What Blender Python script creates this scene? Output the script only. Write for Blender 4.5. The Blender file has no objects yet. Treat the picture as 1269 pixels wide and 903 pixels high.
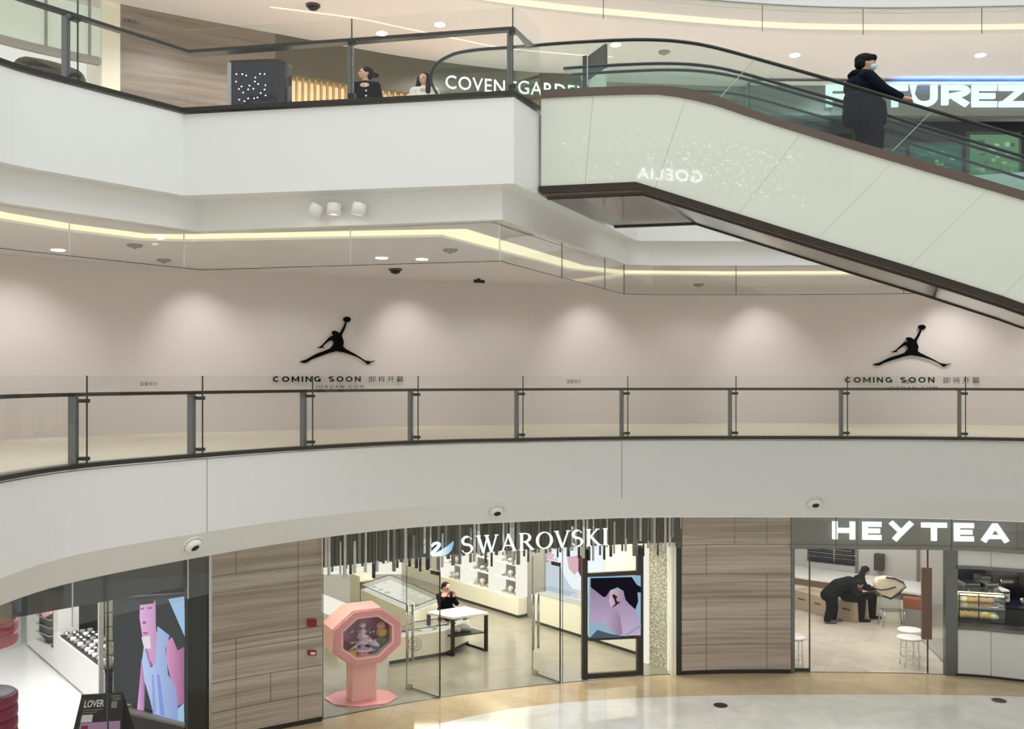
import bpy, bmesh, math, random
from mathutils import Vector, Matrix
random.seed(7)
PI = math.pi
C = bpy.context.scene.collection
# camera constants: eye height, focal length in pixels of the 1269x903 frame, horizon row
F, CX, HY, E = 1158.0, 634.5, 467.0, 7.58
F2, F3 = E - 1.38, E + 4.8            # gallery floor heights
CE2, CE3 = E + 2.7, E + 8.88          # ceilings of the two galleries
LIP = 4.28                            # underside of the first gallery
K = 1.33                              # width of round things against their height

# ------------------------------------------------------------------ materials
def nodes(name):
    m = bpy.data.materials.new(name); m.use_nodes = True
    nt = m.node_tree; nt.nodes.clear()
    return m, nt, nt.nodes, nt.links
def rgba(c): return (c[0], c[1], c[2], 1)
def srgb(r, g, b):
    f = lambda v: (v/255/12.92) if v/255 <= .04045 else ((v/255+.055)/1.055)**2.4
    return (f(r), f(g), f(b))
def mat(name, col, rough=.6, metal=0, spec=.5, emit=None, es=0, noise=0, nscale=3, coat=0):
    m, nt, N, L = nodes(name)
    b = N.new('ShaderNodeBsdfPrincipled'); o = N.new('ShaderNodeOutputMaterial')
    L.new(b.outputs[0], o.inputs[0])
    b.inputs['Base Color'].default_value = rgba(col)
    b.inputs['Roughness'].default_value = rough
    b.inputs['Metallic'].default_value = metal
    b.inputs['Specular IOR Level'].default_value = spec
    b.inputs['Coat Weight'].default_value = coat
    b.inputs['Coat Roughness'].default_value = .03
    if emit:
        b.inputs['Emission Color'].default_value = rgba(emit)
        b.inputs['Emission Strength'].default_value = es
    if noise:
        tc = N.new('ShaderNodeTexCoord'); n = N.new('ShaderNodeTexNoise')
        n.inputs['Scale'].default_value = nscale; n.inputs['Detail'].default_value = 4
        mx = N.new('ShaderNodeMix'); mx.data_type = 'RGBA'
        mx.inputs[6].default_value = rgba([c*(1-noise) for c in col]); mx.inputs[7].default_value = rgba([min(1, c*(1+noise)) for c in col])
        L.new(tc.outputs['Object'], n.inputs['Vector']); L.new(n.outputs['Fac'], mx.inputs[0]); L.new(mx.outputs[2], b.inputs['Base Color'])
    return m
def emis(name, col, s):
    m, nt, N, L = nodes(name)
    e = N.new('ShaderNodeEmission'); o = N.new('ShaderNodeOutputMaterial')
    e.inputs[0].default_value = rgba(col); e.inputs[1].default_value = s
    L.new(e.outputs[0], o.inputs[0]); return m
def glass(name, tint=(.97, .985, .975), refl=1.0, base=.035):
    m, nt, N, L = nodes(name)
    t = N.new('ShaderNodeBsdfTransparent'); g = N.new('ShaderNodeBsdfGlossy'); mx = N.new('ShaderNodeMixShader'); o = N.new('ShaderNodeOutputMaterial')
    t.inputs[0].default_value = rgba(tint); g.inputs['Roughness'].default_value = .0
    g.inputs[0].default_value = (1, 1, 1, 1)
    lw = N.new('ShaderNodeLayerWeight'); lw.inputs[0].default_value = .5
    p = N.new('ShaderNodeMath'); p.operation = 'POWER'; p.inputs[1].default_value = 5
    a = N.new('ShaderNodeMath'); a.operation = 'MULTIPLY_ADD'; a.inputs[1].default_value = .9*refl; a.inputs[2].default_value = base*refl
    L.new(lw.outputs['Facing'], p.inputs[0]); L.new(p.outputs[0], a.inputs[0]); L.new(a.outputs[0], mx.inputs[0])
    L.new(t.outputs[0], mx.inputs[1]); L.new(g.outputs[0], mx.inputs[2]); L.new(mx.outputs[0], o.inputs[0])
    return m
def woodstone(name, c1, c2, rough=.35, sz=14.0, sx=.5):
    """grey-brown stone with long level veins"""
    m, nt, N, L = nodes(name)
    b = N.new('ShaderNodeBsdfPrincipled'); o = N.new('ShaderNodeOutputMaterial'); L.new(b.outputs[0], o.inputs[0])
    tc = N.new('ShaderNodeTexCoord'); mp = N.new('ShaderNodeMapping'); mp.inputs['Scale'].default_value = (sx, sx, sz)
    n = N.new('ShaderNodeTexNoise'); n.inputs['Scale'].default_value = 1; n.inputs['Detail'].default_value = 6; n.inputs['Roughness'].default_value = .65
    n.inputs['Distortion'].default_value = .3
    n2 = N.new('ShaderNodeTexNoise'); n2.inputs['Scale'].default_value = .22; n2.inputs['Detail'].default_value = 2
    ad = N.new('ShaderNodeMath'); ad.operation = 'MULTIPLY_ADD'; ad.inputs[1].default_value = .6
    sc = N.new('ShaderNodeMath'); sc.operation = 'MULTIPLY'; sc.inputs[1].default_value = .5
    r = N.new('ShaderNodeValToRGB'); r.color_ramp.elements[0].position = .36; r.color_ramp.elements[1].position = .68
    r.color_ramp.elements[0].color = rgba(c1); r.color_ramp.elements[1].color = rgba(c2)
    L.new(tc.outputs['Object'], mp.inputs[0]); L.new(mp.outputs[0], n.inputs['Vector']); L.new(mp.outputs[0], n2.inputs['Vector'])
    L.new(n2.outputs['Fac'], sc.inputs[0]); L.new(n.outputs['Fac'], ad.inputs[0]); L.new(sc.outputs[0], ad.inputs[2])
    L.new(ad.outputs[0], r.inputs[0]); L.new(r.outputs[0], b.inputs['Base Color'])
    b.inputs['Roughness'].default_value = rough
    return m
def tiled(name, c1, c2, grout, size, rough, rot=0.0, gw=.006):
    """large polished floor tiles with soft cloudy colour"""
    m, nt, N, L = nodes(name)
    b = N.new('ShaderNodeBsdfPrincipled'); o = N.new('ShaderNodeOutputMaterial'); L.new(b.outputs[0], o.inputs[0])
    tc = N.new('ShaderNodeTexCoord'); mp = N.new('ShaderNodeMapping'); mp.inputs['Rotation'].default_value = (0, 0, rot)
    br = N.new('ShaderNodeTexBrick'); br.offset = 0; br.inputs['Scale'].default_value = 1
    br.inputs['Brick Width'].default_value = size; br.inputs['Row Height'].default_value = size; br.inputs['Mortar Size'].default_value = gw
    br.inputs['Color1'].default_value = rgba(c1); br.inputs['Color2'].default_value = rgba(c2); br.inputs['Mortar'].default_value = rgba(grout)
    n = N.new('ShaderNodeTexNoise'); n.inputs['Scale'].default_value = 1.3; n.inputs['Detail'].default_value = 5; n.inputs['Distortion'].default_value = 1.2
    mx = N.new('ShaderNodeMix'); mx.data_type = 'RGBA'; mx.blend_type = 'MULTIPLY'; mx.inputs[0].default_value = .35
    L.new(tc.outputs['Object'], mp.inputs[0]); L.new(mp.outputs[0], br.inputs['Vector']); L.new(mp.outputs[0], n.inputs['Vector'])
    L.new(br.outputs['Color'], mx.inputs[6]); L.new(n.outputs['Fac'], mx.inputs[7]); L.new(mx.outputs[2], b.inputs['Base Color'])
    b.inputs['Roughness'].default_value = rough
    return m
M = dict(
    white=mat('white_panel', srgb(228, 229, 228), .35, noise=.015, nscale=.4, coat=.15),
    white2=mat('white_plaster', srgb(229, 228, 226), .6),
    ceil=mat('ceiling_paint', srgb(226, 221, 222), .8),
    hoard=mat('hoarding_paint', srgb(218, 211, 208), .35, noise=.02, nscale=.5),
    escal=mat('glossy_white_cladding', srgb(214, 218, 207), .03, noise=.02, nscale=.4),
    gap=mat('panel_joint', srgb(150, 152, 148), .7),
    brown=mat('bronze_trim', srgb(96, 83, 75), .4, .2),
    dbrown=mat('dark_bronze', srgb(62, 56, 50), .3, .6),
    steel=mat('brushed_steel', srgb(120, 122, 120), .3, .9),
    steel2=mat('polished_steel', srgb(190, 190, 186), .18, 1),
    dsteel=mat('dark_steel', srgb(70, 68, 64), .35, .8),
    soff=mat('polished_bronze_soffit', srgb(122, 118, 116), .12, .9),
    black=mat('black_matt', (.012, .012, .014), .5),
    ink=mat('black_vinyl', (.003, .003, .004), .9, spec=.1),
    rubber=mat('handrail_rubber', (.015, .02, .02), .3),
    glass=glass('clear_glass', (.965, .972, .965), 1, .02),
    shopglass=glass('shop_glass', (.98, .985, .98), 1, .015),
    eglass=glass('green_glass', (.885, .94, .925), 1.0, .025),
    smoke=glass('smoke_curtain_glass', (.965, .965, .955), 1.2, .035),
    darkglass=mat('dark_glass', (.02, .022, .022), .03, 0, .6),
    glassedge=mat('glass_edge', srgb(60, 75, 70), .2),
    glasslight=mat('bright_glass_edge', srgb(200, 205, 198), .2),
    stone=woodstone('veined_stone', srgb(124, 111, 100), srgb(196, 183, 168), .3, 13.0, .3),
    stone_up=woodstone('veined_stone_upper', srgb(108, 97, 88), srgb(164, 150, 136), .35, 7.0, .3),
    joint=mat('stone_joint', srgb(84, 76, 68), .7),
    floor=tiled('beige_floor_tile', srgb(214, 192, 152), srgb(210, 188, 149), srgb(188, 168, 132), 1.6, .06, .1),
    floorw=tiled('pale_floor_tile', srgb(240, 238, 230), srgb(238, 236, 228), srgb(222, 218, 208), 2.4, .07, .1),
    floor2=mat('gallery_floor_cream', srgb(238, 230, 210), .3),
    floorshop=tiled('shop_floor_tile', srgb(156, 151, 134), srgb(153, 148, 131), srgb(142, 137, 120), 1.8, .12, .4),
    floorwhite=mat('white_shop_floor', srgb(238, 238, 236), .12),
    marble=tiled('grey_marble_floor', srgb(214, 206, 192), srgb(208, 198, 184), srgb(186, 178, 164), 1.5, .1, .5),
    cove=emis('cove_light', (1.0, .94, .62), 1.3),
    coveup=emis('cove_light_upper', (1.0, .93, .7), 1.3),
    lamp=emis('lamp_glow', (1, .97, .9), 6),
    sign=emis('sign_white', (.93, 1, .98), 1.35),
    signcool=emis('sign_cool', (.8, 1.0, .96), 1.25),
    neon=emis('neon_white', (1, .98, .95), 1.6),
    cream=mat('cream_lacquer', srgb(240, 236, 216), .35),
    lit=emis('glowing_cream', (1, .97, .84), 1.05), poststeel=mat('post_steel', srgb(112, 114, 112), .4, .4),  # cream: self-glow put into the colour to brighten shop walls, posts and tops
    wlit=emis('glowing_white', (1, 1, .92), .98),  # wall glows by itself in place of light falling on it
    pink=mat('pink_lacquer', srgb(244, 190, 180), .35),
    pink2=mat('deep_pink_lacquer', srgb(226, 152, 156), .2),
    magenta=mat('magenta_quilt', srgb(206, 62, 110), .45),
    magenta2=mat('dark_magenta', srgb(140, 22, 66), .5),
    red=mat('red_plastic', srgb(150, 20, 28), .4),
    wood=mat('warm_wood', srgb(198, 160, 110), .5, noise=.1, nscale=5),
    bwood=mat('brown_wood', srgb(120, 96, 80), .4, noise=.12, nscale=4),
    blockwood=mat('pale_wood_block', srgb(178, 160, 138), .6, noise=.06, nscale=4),
    olive=mat('olive_grey_panel', srgb(96, 92, 76), .5),
    grey=mat('mid_grey_panel', srgb(150, 148, 140), .5),
    sgrey=mat('sign_band_grey', srgb(122, 124, 120), .5, 0),
    skin=mat('skin', srgb(206, 160, 138), .55),
    hair=mat('black_hair', (.01, .009, .009), .75, spec=.15),
    navy=mat('navy_cloth', srgb(16, 19, 34), .9, spec=.15),
    navy2=mat('dark_navy_trousers', srgb(14, 20, 40), .9, spec=.15),
    blackc=mat('black_cloth', srgb(14, 14, 17), .9, spec=.15),
    whitec=mat('white_cloth', srgb(226, 222, 214), .9),
    mask=mat('surgical_mask', srgb(188, 222, 226), .8),
    beige=mat('beige_canvas', srgb(206, 196, 172), .85, noise=.05, nscale=6),
    crystal=mat('pink_crystal', srgb(235, 205, 225), .05, .2, .8),
    yellow=mat('yellow_felt', srgb(214, 176, 70), .7),
    green=mat('green_felt', srgb(96, 112, 80), .7),
    bluef=mat('blue_felt', srgb(92, 122, 160), .7),
    plastic=mat('white_plastic', srgb(236, 236, 232), .3),
    dgrey=mat('dark_grey_paint', srgb(74, 72, 70), .5),
    kiosk=mat('kiosk_glass', srgb(40, 42, 50), .08),
    clearp=glass('clear_plastic', (.82, .86, .87), 1.2, .08),
)

# ------------------------------------------------------------------ projection of photo pixels onto real planes
def P(px, py, Y): return Vector(((px-CX)*Y/F, Y, E+(HY-py)*Y/F))
def XY(px, Y): return Vector(((px-CX)*Y/F, Y))
def G(px, py, z=0.0): return P(px, py, (E-z)*F/(py-HY))
def CEIL(px, py, z): return P(px, py, (z-E)*F/(HY-py))
def plane(a, b, fwd=0.0):
    """upright plane through two plan points, moved fwd metres towards the atrium"""
    a = Vector(a[:2]); b = Vector(b[:2]); d = (b-a).normalized(); n = Vector((d.y, -d.x))
    if n.y > 0: n = -n
    return (a+n*fwd, d, n)
def hit(px, py, pl):
    a, d, n = pl; r = Vector(((px-CX)/F, 1.0))
    t = a.dot(n)/r.dot(n)
    return Vector((r.x*t, t, E+(HY-py)/F*t))
def catmull(pts, k=8):
    pts = [Vector(p) for p in pts]; q = [2*pts[0]-pts[1]]+pts+[2*pts[-1]-pts[-2]]; out = []
    for i in range(1, len(q)-2):
        for j in range(k):
            t = j/k; a, b, c, d = q[i-1], q[i], q[i+1], q[i+2]
            out.append(.5*((2*b)+(c-a)*t+(2*a-5*b+4*c-d)*t*t+(3*b-a-3*c+d)*t**3))
    return out+[pts[-1]]
def offset(path, d):
    """move a plan path d metres away from the atrium (to the back)"""
    out = []
    for i, p in enumerate(path):
        a = path[max(0, i-1)]; b = path[min(len(path)-1, i+1)]
        t = (b-a).normalized(); n = Vector((-t.y, t.x))
        f = 1.0
        if 0 < i < len(path)-1:
            t1 = (p-a).normalized(); n1 = Vector((-t1.y, t1.x)); f = 1/max(.5, n.dot(n1))
        out.append(p+n*d*f)
    return out
def along(path, px):
    """plan point of a path seen in photo column px"""
    s = (px-CX)/F
    for a, b in zip(path, path[1:]):
        fa, fb = a.x-s*a.y, b.x-s*b.y
        if (fa <= 0 <= fb) or (fb <= 0 <= fa):
            t = fa/(fa-fb) if fa != fb else 0
            return a+(b-a)*t
    return path[0] if abs(path[0].x-s*path[0].y) < abs(path[-1].x-s*path[-1].y) else path[-1]
def sub(path, p0, p1):
    a, b = along(path, p0), along(path, p1)
    s0, s1 = (p0-CX)/F, (p1-CX)/F
    mid = [p for p in path if p.x/p.y > s0+.001 and p.x/p.y < s1-.001]
    return [a]+mid+[b]

# ------------------------------------------------------------------ mesh builder
def rootloc(p):
    while p.parent: p = p.parent
    return Vector(p.location)
class MB:
    def __init__(s): s.v = []; s.f = []; s.mi = []; s.m = 0; s.sm = []; s.smooth = False
    def face(s, idx): s.f.append(tuple(idx)); s.mi.append(s.m); s.sm.append(s.smooth)
    def hexa(s, q):
        b = len(s.v); s.v += [Vector(x) for x in q]
        for f in ((0, 3, 2, 1), (4, 5, 6, 7), (0, 1, 5, 4), (1, 2, 6, 5), (2, 3, 7, 6), (3, 0, 4, 7)): s.face([b+i for i in f])
        return s
    def box(s, c, size, rz=0.0, rx=0.0, ry=0.0):
        c = Vector(c); R = Matrix.Rotation(rz, 3, 'Z') @ Matrix.Rotation(ry, 3, 'Y') @ Matrix.Rotation(rx, 3, 'X'); h = Vector(size)*.5
        return s.hexa([c+R @ Vector((h.x*x, h.y*y, h.z*z)) for x, y, z in ((-1,-1,-1),(1,-1,-1),(1,1,-1),(-1,1,-1),(-1,-1,1),(1,-1,1),(1,1,1),(-1,1,1))])
    def span(s, a, b, z0, z1, t, back=True):
        """upright slab between plan points a and b, thickness t to the back"""
        a = Vector(a[:2]); b = Vector(b[:2]); d = (b-a).normalized(); n = Vector((-d.y, d.x))*t
        return s.hexa([(*a, z0), (*b, z0), (*(b+n), z0), (*(a+n), z0), (*a, z1), (*b, z1), (*(b+n), z1), (*(a+n), z1)])
    def wall(s, path, z0, z1, t):
        q = offset(path, t); b = len(s.v); n = len(path)
        for p, r in zip(path, q): s.v += [Vector((*p, z0)), Vector((*p, z1)), Vector((*r, z1)), Vector((*r, z0))]
        for i in range(n-1):
            for j in range(4):
                k = (j+1) % 4; s.face((b+4*i+j, b+4*i+k, b+4*i+4+k, b+4*i+4+j))
        s.face((b, b+1, b+2, b+3)); s.face([b+4*(n-1)+j for j in (3, 2, 1, 0)])
        return s
    def loft(s, paths):
        """closed ring section swept: paths = list of point lists, one per corner of the section"""
        b = len(s.v); n = len(paths[0]); k = len(paths)
        for i in range(n):
            for p in paths: s.v.append(Vector(p[i]))
        for i in range(n-1):
            for j in range(k):
                s.face((b+k*i+j, b+k*i+(j+1) % k, b+k*(i+1)+(j+1) % k, b+k*(i+1)+j))
        s.face([b+j for j in range(k)]); s.face([b+k*(n-1)+j for j in reversed(range(k))])
        return s
    def prism(s, poly, z0, z1):
        b = len(s.v); n = len(poly)
        s.v += [Vector((p[0], p[1], z0)) for p in poly]+[Vector((p[0], p[1], z1)) for p in poly]
        s.face([b+i for i in reversed(range(n))]); s.face([b+n+i for i in range(n)])
        for i in range(n): s.face((b+i, b+(i+1) % n, b+n+(i+1) % n, b+n+i))
        return s
    def poly3(s, pts, d):
        """planar outline pts extruded by vector d"""
        b = len(s.v); n = len(pts); d = Vector(d)
        s.v += [Vector(p) for p in pts]+[Vector(p)+d for p in pts]
        s.face([b+i for i in range(n)]); s.face([b+n+i for i in reversed(range(n))])
        for i in range(n): s.face((b+i, b+n+i, b+n+(i+1) % n, b+(i+1) % n))
        return s
    def tube(s, pts, r, n=8, flat=1.0):
        pts = [Vector(p) for p in pts]; b = len(s.v); m = len(pts)
        rs = r if isinstance(r, (list, tuple)) else [r]*m
        o = s.smooth; s.smooth = True
        for i, p in enumerate(pts):
            t = (pts[min(m-1, i+1)]-pts[max(0, i-1)]).normalized()
            up = Vector((0, 0, 1)) if abs(t.z) < .9 else Vector((0, 1, 0))
            x = t.cross(up).normalized(); y = x.cross(t).normalized()
            for j in range(n):
                a = 2*PI*j/n+PI/n; s.v.append(p+x*math.cos(a)*rs[i]+y*math.sin(a)*rs[i]*flat)
        for i in range(m-1):
            for j in range(n): s.face((b+n*i+j, b+n*i+(j+1) % n, b+n*(i+1)+(j+1) % n, b+n*(i+1)+j))
        s.smooth = o
        s.face([b+j for j in reversed(range(n))]); s.face([b+n*(m-1)+j for j in range(n)])
        return s
    def lathe(s, prof, c=(0, 0, 0), n=24, sx=1.0, sy=1.0, R=None):
        """profile (r, z) turned about the upright axis through c; R turns the result"""
        c = Vector(c); b = len(s.v); R = R or Matrix.Identity(3); o = s.smooth; s.smooth = True
        for r, z in prof:
            for j in range(n):
                a = 2*PI*j/n; s.v.append(c+R @ Vector((r*math.cos(a)*sx, r*math.sin(a)*sy, z)))
        for i in range(len(prof)-1):
            for j in range(n): s.face((b+n*i+j, b+n*i+(j+1) % n, b+n*(i+1)+(j+1) % n, b+n*(i+1)+j))
        s.smooth = o
        if prof[0][0] > 1e-4: s.face([b+j for j in reversed(range(n))])
        if prof[-1][0] > 1e-4: s.face([b+n*(len(prof)-1)+j for j in range(n)])
        return s
    def ell(s, c, r, R=None, n=14, m=9):
        pr = [(math.sin(PI*i/m), -math.cos(PI*i/m)) for i in range(m+1)]
        c = Vector(c); R = R or Matrix.Identity(3); b = len(s.v); o = s.smooth; s.smooth = True
        for q, z in pr:
            for j in range(n):
                a = 2*PI*j/n; s.v.append(c+R @ Vector((q*math.cos(a)*r[0], q*math.sin(a)*r[1], z*r[2])))
        for i in range(m):
            for j in range(n): s.face((b+n*i+j, b+n*i+(j+1) % n, b+n*(i+1)+(j+1) % n, b+n*(i+1)+j))
        s.smooth = o
        return s
    def cap(s, a, b, ra, rb, n=12):
        """tapered limb with round ends"""
        a = Vector(a); b = Vector(b); s.ell(a, (ra,)*3, n=n, m=7); s.ell(b, (rb,)*3, n=n, m=7); s.tube([a, b], [ra, rb], n); return s
    def build(s, name, m, parent=None, bevel=0, fix=True):
        me = bpy.data.meshes.new(name); off = rootloc(parent) if parent else Vector((0, 0, 0))
        me.from_pydata([v-off for v in s.v], [], s.f)
        ms = m if isinstance(m, (list, tuple)) else [m]
        for x in ms: me.materials.append(M[x] if isinstance(x, str) else x)
        me.polygons.foreach_set('material_index', s.mi); me.polygons.foreach_set('use_smooth', s.sm)
        if fix:
            bm = bmesh.new(); bm.from_mesh(me)
            bmesh.ops.remove_doubles(bm, verts=bm.verts, dist=1e-6)
            bmesh.ops.recalc_face_normals(bm, faces=bm.faces); bm.to_mesh(me); bm.free()
        o = bpy.data.objects.new(name, me); C.objects.link(o); o.parent = parent
        if bevel:
            md = o.modifiers.new('bevel', 'BEVEL'); md.width = bevel; md.segments = 2; md.limit_method = 'ANGLE'
        return o
def thing(name, label, cat, loc=(0, 0, 0), group=None):
    o = bpy.data.objects.new(name, None); C.objects.link(o); o.location = loc; o.empty_display_size = .1
    o['label'] = label; o['category'] = cat
    if group: o['group'] = group
    return o
def tag(o, label, cat, group=None):
    o['label'] = label; o['category'] = cat
    if group: o['group'] = group
    return o
def struct(o, label=None):
    o['kind'] = 'structure'
    if label: o['label'] = label
    return o
def lab(o, label): o['label'] = label; return o
def dup(root, loc=None, rz=None, label=None, scale=None):
    r = root.copy(); C.objects.link(r)
    if loc is not None: r.location = loc
    if rz is not None: r.rotation_euler = (0, 0, rz)
    if scale: r.scale = scale
    if label: r['label'] = label
    for ch in list(root.children):
        c = ch.copy(); C.objects.link(c); c.parent = r
        for g in list(ch.children):
            d = g.copy(); C.objects.link(d); d.parent = c
    return r

# ------------------------------------------------------------------ lettering
def text_geo(txt, bold=0.0, space=1.0):
    cu = bpy.data.curves.new('t', 'FONT'); cu.body = txt; cu.offset = bold; cu.space_character = space; cu.resolution_u = 3
    o = bpy.data.objects.new('t', cu); C.objects.link(o); bpy.context.view_layer.update()
    me = bpy.data.meshes.new_from_object(o.evaluated_get(bpy.context.evaluated_depsgraph_get()))
    vs = [v.co.copy() for v in me.vertices]; fs = [tuple(p.vertices) for p in me.polygons]
    bpy.data.objects.remove(o); bpy.data.curves.remove(cu); bpy.data.meshes.remove(me)
    return vs, fs
def flat_to_plane(vs, fs, pl, rect, depth, mb=None, lift=.0, persp=False):
    """fit flat lettering (x right, y up) on an upright plane so it fills the photo rectangle"""
    mb = mb or MB(); x0, y0, x1, y1 = rect
    ax = min(v[0] for v in vs); bx = max(v[0] for v in vs); ay = min(v[1] for v in vs); by = max(v[1] for v in vs)
    L, R_ = hit(x0, y0, pl), hit(x1, y0, pl); zb = hit(x0, y1, pl).z; zt = L.z; n = Vector((pl[2].x, pl[2].y, 0))
    b = len(mb.v); k = len(vs)
    for q in (0, 1):
        for v in vs:
            u = (v[0]-ax)/(bx-ax or 1); w = (v[1]-ay)/(by-ay or 1); p = L.lerp(R_, u); p.z = zb+(zt-zb)*w
            mb.v.append(p+n*(lift+depth*q))
    ec = {}
    for f in fs:
        mb.face([b+k+i for i in f]); mb.face([b+i for i in reversed(f)])
        for i in range(len(f)):
            e = (f[i], f[(i+1) % len(f)]); key = tuple(sorted(e)); ec.setdefault(key, []).append(e)
    for key, es in ec.items():
        if len(es) == 1:
            i, j = es[0]; mb.face((b+i, b+j, b+k+j, b+k+i))
    return mb
def stroke(pts, w, vs, fs, closed=False):
    """flat ribbon along pts; w = width or list of widths"""
    n = len(pts); ws = w if isinstance(w, (list, tuple)) else [w]*n; b = len(vs)
    for i, p in enumerate(pts):
        a = pts[(i-1) % n] if closed or i else p; c = pts[(i+1) % n] if closed or i < n-1 else p
        if closed or (0 < i < n-1):
            d1 = Vector((p[0]-a[0], p[1]-a[1])).normalized(); d2 = Vector((c[0]-p[0], c[1]-p[1])).normalized()
            t = (d1+d2).normalized(); f = 1/max(.5, Vector((-t.y, t.x)).dot(Vector((-d1.y, d1.x))))
        else: t = Vector((c[0]-a[0], c[1]-a[1])).normalized(); f = 1
        nn = Vector((-t.y, t.x))*ws[i]*.5*f
        vs.append((p[0]+nn.x, p[1]+nn.y)); vs.append((p[0]-nn.x, p[1]-nn.y))
    for i in range(n if closed else n-1):
        j = (i+1) % n; fs.append((b+2*i+1, b+2*j+1, b+2*j, b+2*i))
def arc(cx, cy, rx, ry, a0, a1, n=12): return [(cx+rx*math.cos(math.radians(a0+(a1-a0)*i/n)), cy+ry*math.sin(math.radians(a0+(a1-a0)*i/n))) for i in range(n+1)]
def block_letters(txt, t=.24, gap=.22, W=None):
    """heavy sans letters in unit height, built from ribbons; returns one (vs, fs) per letter"""
    out = []; x = 0
    for ch in txt:
        w = (W or {}).get(ch, .95); vs, fs = [], []
        def S(p, ww=t, closed=False): stroke([(x+a, b) for a, b in p], ww, vs, fs, closed)
        h = t/2
        if ch == 'H': S([(h, 0), (h, 1)]); S([(w-h, 0), (w-h, 1)]); S([(h, .5), (w-h, .5)])
        elif ch == 'E': S([(h, 0), (h, 1)]); S([(h, h), (w, h)]); S([(h, .5), (w*.93, .5)], t*.95); S([(h, 1-h), (w, 1-h)])
        elif ch == 'F': S([(h, 0), (h, 1)]); S([(h, .46), (w*.92, .46)]); S([(h, 1-h), (w, 1-h)])
        elif ch == 'T': S([(0, 1-h), (w, 1-h)]); S([(w/2, 0), (w/2, 1)])
        elif ch == 'Y': S([(h*.8, 1), (w/2, .45)]); S([(w-h*.8, 1), (w/2-.09, .32), (w*.22, 0)])
        elif ch == 'A': S([(h*.8, 0), (w/2, .93)]); S([(w-h*.8, 0), (w/2, .93)]); S([(w*.25, .26), (w*.75, .26)], t*.8); S([(w/2-t*.45, .93), (w/2+t*.45, .93)], .14)
        elif ch == 'U': S([(h, 1), (h, .42)]+arc(w/2, .42, w/2-h, .42-h, 180, 360)+[(w-h, .42), (w-h, 1)])
        elif ch == 'R': S([(h, 0), (h, 1)]); S([(h, 1-h), (w*.55, 1-h)]+arc(w*.58, .70, w*.3, .3-h, 90, -90)+[(h, .4)]); S([(w*.45, .4), (w-h*.8, 0)])
        elif ch == 'C': S(arc(w/2, .5, w/2-h, .5-h, 45, 315, 20))
        elif ch == 'O': S(arc(w/2, .5, w/2-h, .5-h, 0, 360, 24)[:-1], t, True)
        elif ch == 'G': S(arc(w/2, .5, w/2-h, .5-h, 45, 340, 20)); S([(w*.55, .45), (w, .45)], t*.8); S([(w-h, 0), (w-h, .45)], t*.8)
        elif ch == 'I': w = t; S([(h, 0), (h, 1)])
        elif ch == 'N': S([(h, 0), (h, 1)]); S([(w-h, 0), (w-h, 1)]); S([(h, .93), (w-h, .07)])
        elif ch == 'M': S([(h, 0), (h, 1)]); S([(w-h, 0), (w-h, 1)]); S([(h, .95), (w/2, .2)], t*.8); S([(w-h, .95), (w/2, .2)], t*.8)
        elif ch == 'S': S(arc(w/2, .72, w/2-h, .28-h, 30, 250, 10)+arc(w/2, .28, w/2-h, .28-h, 80, -150, 12))
        elif ch == ' ': w = .5
        elif ch == 'Z': S([(0, 1-h), (w, 1-h)]); S([(w-h*1.3, 1-h), (h*1.3, h)]); S([(0, h), (w, h)])
        if vs: out.append((vs, fs))
        x += w+gap
    return out
def serif_letters(txt):
    out = []; x = 0; T, t, s = .125, .04, .035
    for ch in txt:
        vs, fs = [], []
        def S(p, w): stroke([(x+a, b) for a, b in p], w, vs, fs)
        def sf(cx, y, w=.26): S([(cx-w/2, y), (cx+w/2, y)], s)
        if ch == 'S':
            p = arc(.36, .74, .25, .24, 20, 230, 12)+arc(.36, .27, .27, .25, 70, -165, 14)
            S(p, [t*.8]*3+[t*1.3, T*.8, T*.8, T*.8, T*.8, T]+[T]*6+[T, T, T*.9, T*.7]+[t*1.4]*4+[t]*(len(p)-23)); w = .78
        elif ch == 'W': S([(.1, 1), (.4, 0)], T); S([(.4, 0), (.62, .95)], t); S([(.56, 1), (.86, 0)], T); S([(.86, 0), (1.14, 1)], t); sf(.1, .98); sf(.58, .98); sf(1.14, .98, .2); w = 1.26
        elif ch == 'A': S([(.12, 0), (.46, 1)], t); S([(.44, 1), (.82, 0)], T); S([(.25, .33), (.68, .33)], t); sf(.12, .02, .24); sf(.82, .02, .28); w = .96
        elif ch == 'R': S([(.16, 0), (.16, 1)], T); S([(.16, .97), (.36, .97)]+arc(.38, .73, .26, .24, 90, -90)+[(.16, .49)], [t]*2+[t*1.2]*3+[T*.8]*2+[T]*4+[T*.8]*2+[t]*3); S([(.38, .5), (.8, 0)], T); sf(.16, .02); sf(.14, .98, .22); sf(.8, .02, .2); w = .92
        elif ch == 'O':
            p = arc(.48, .5, .42, .48, 0, 360, 28)[:-1]
            stroke([(x+a, b) for a, b in p], [t+(T-t)*abs(math.cos(2*PI*i/28))**1.5 for i in range(28)], vs, fs, True); w = 1.0
        elif ch == 'V': S([(.1, 1), (.45, 0)], T); S([(.45, 0), (.8, 1)], t); sf(.1, .98); sf(.8, .98, .22); w = .9
        elif ch == 'K': S([(.16, 0), (.16, 1)], T); S([(.2, .48), (.7, 1)], t); S([(.3, .55), (.8, 0)], T); sf(.16, .02); sf(.16, .98); sf(.7, .98, .22); sf(.82, .02, .22); w = .92
        elif ch == 'I': S([(.16, 0), (.16, 1)], T); sf(.16, .02); sf(.16, .98); w = .34
        out.append((vs, fs)); x += w+.1
    return out
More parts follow.
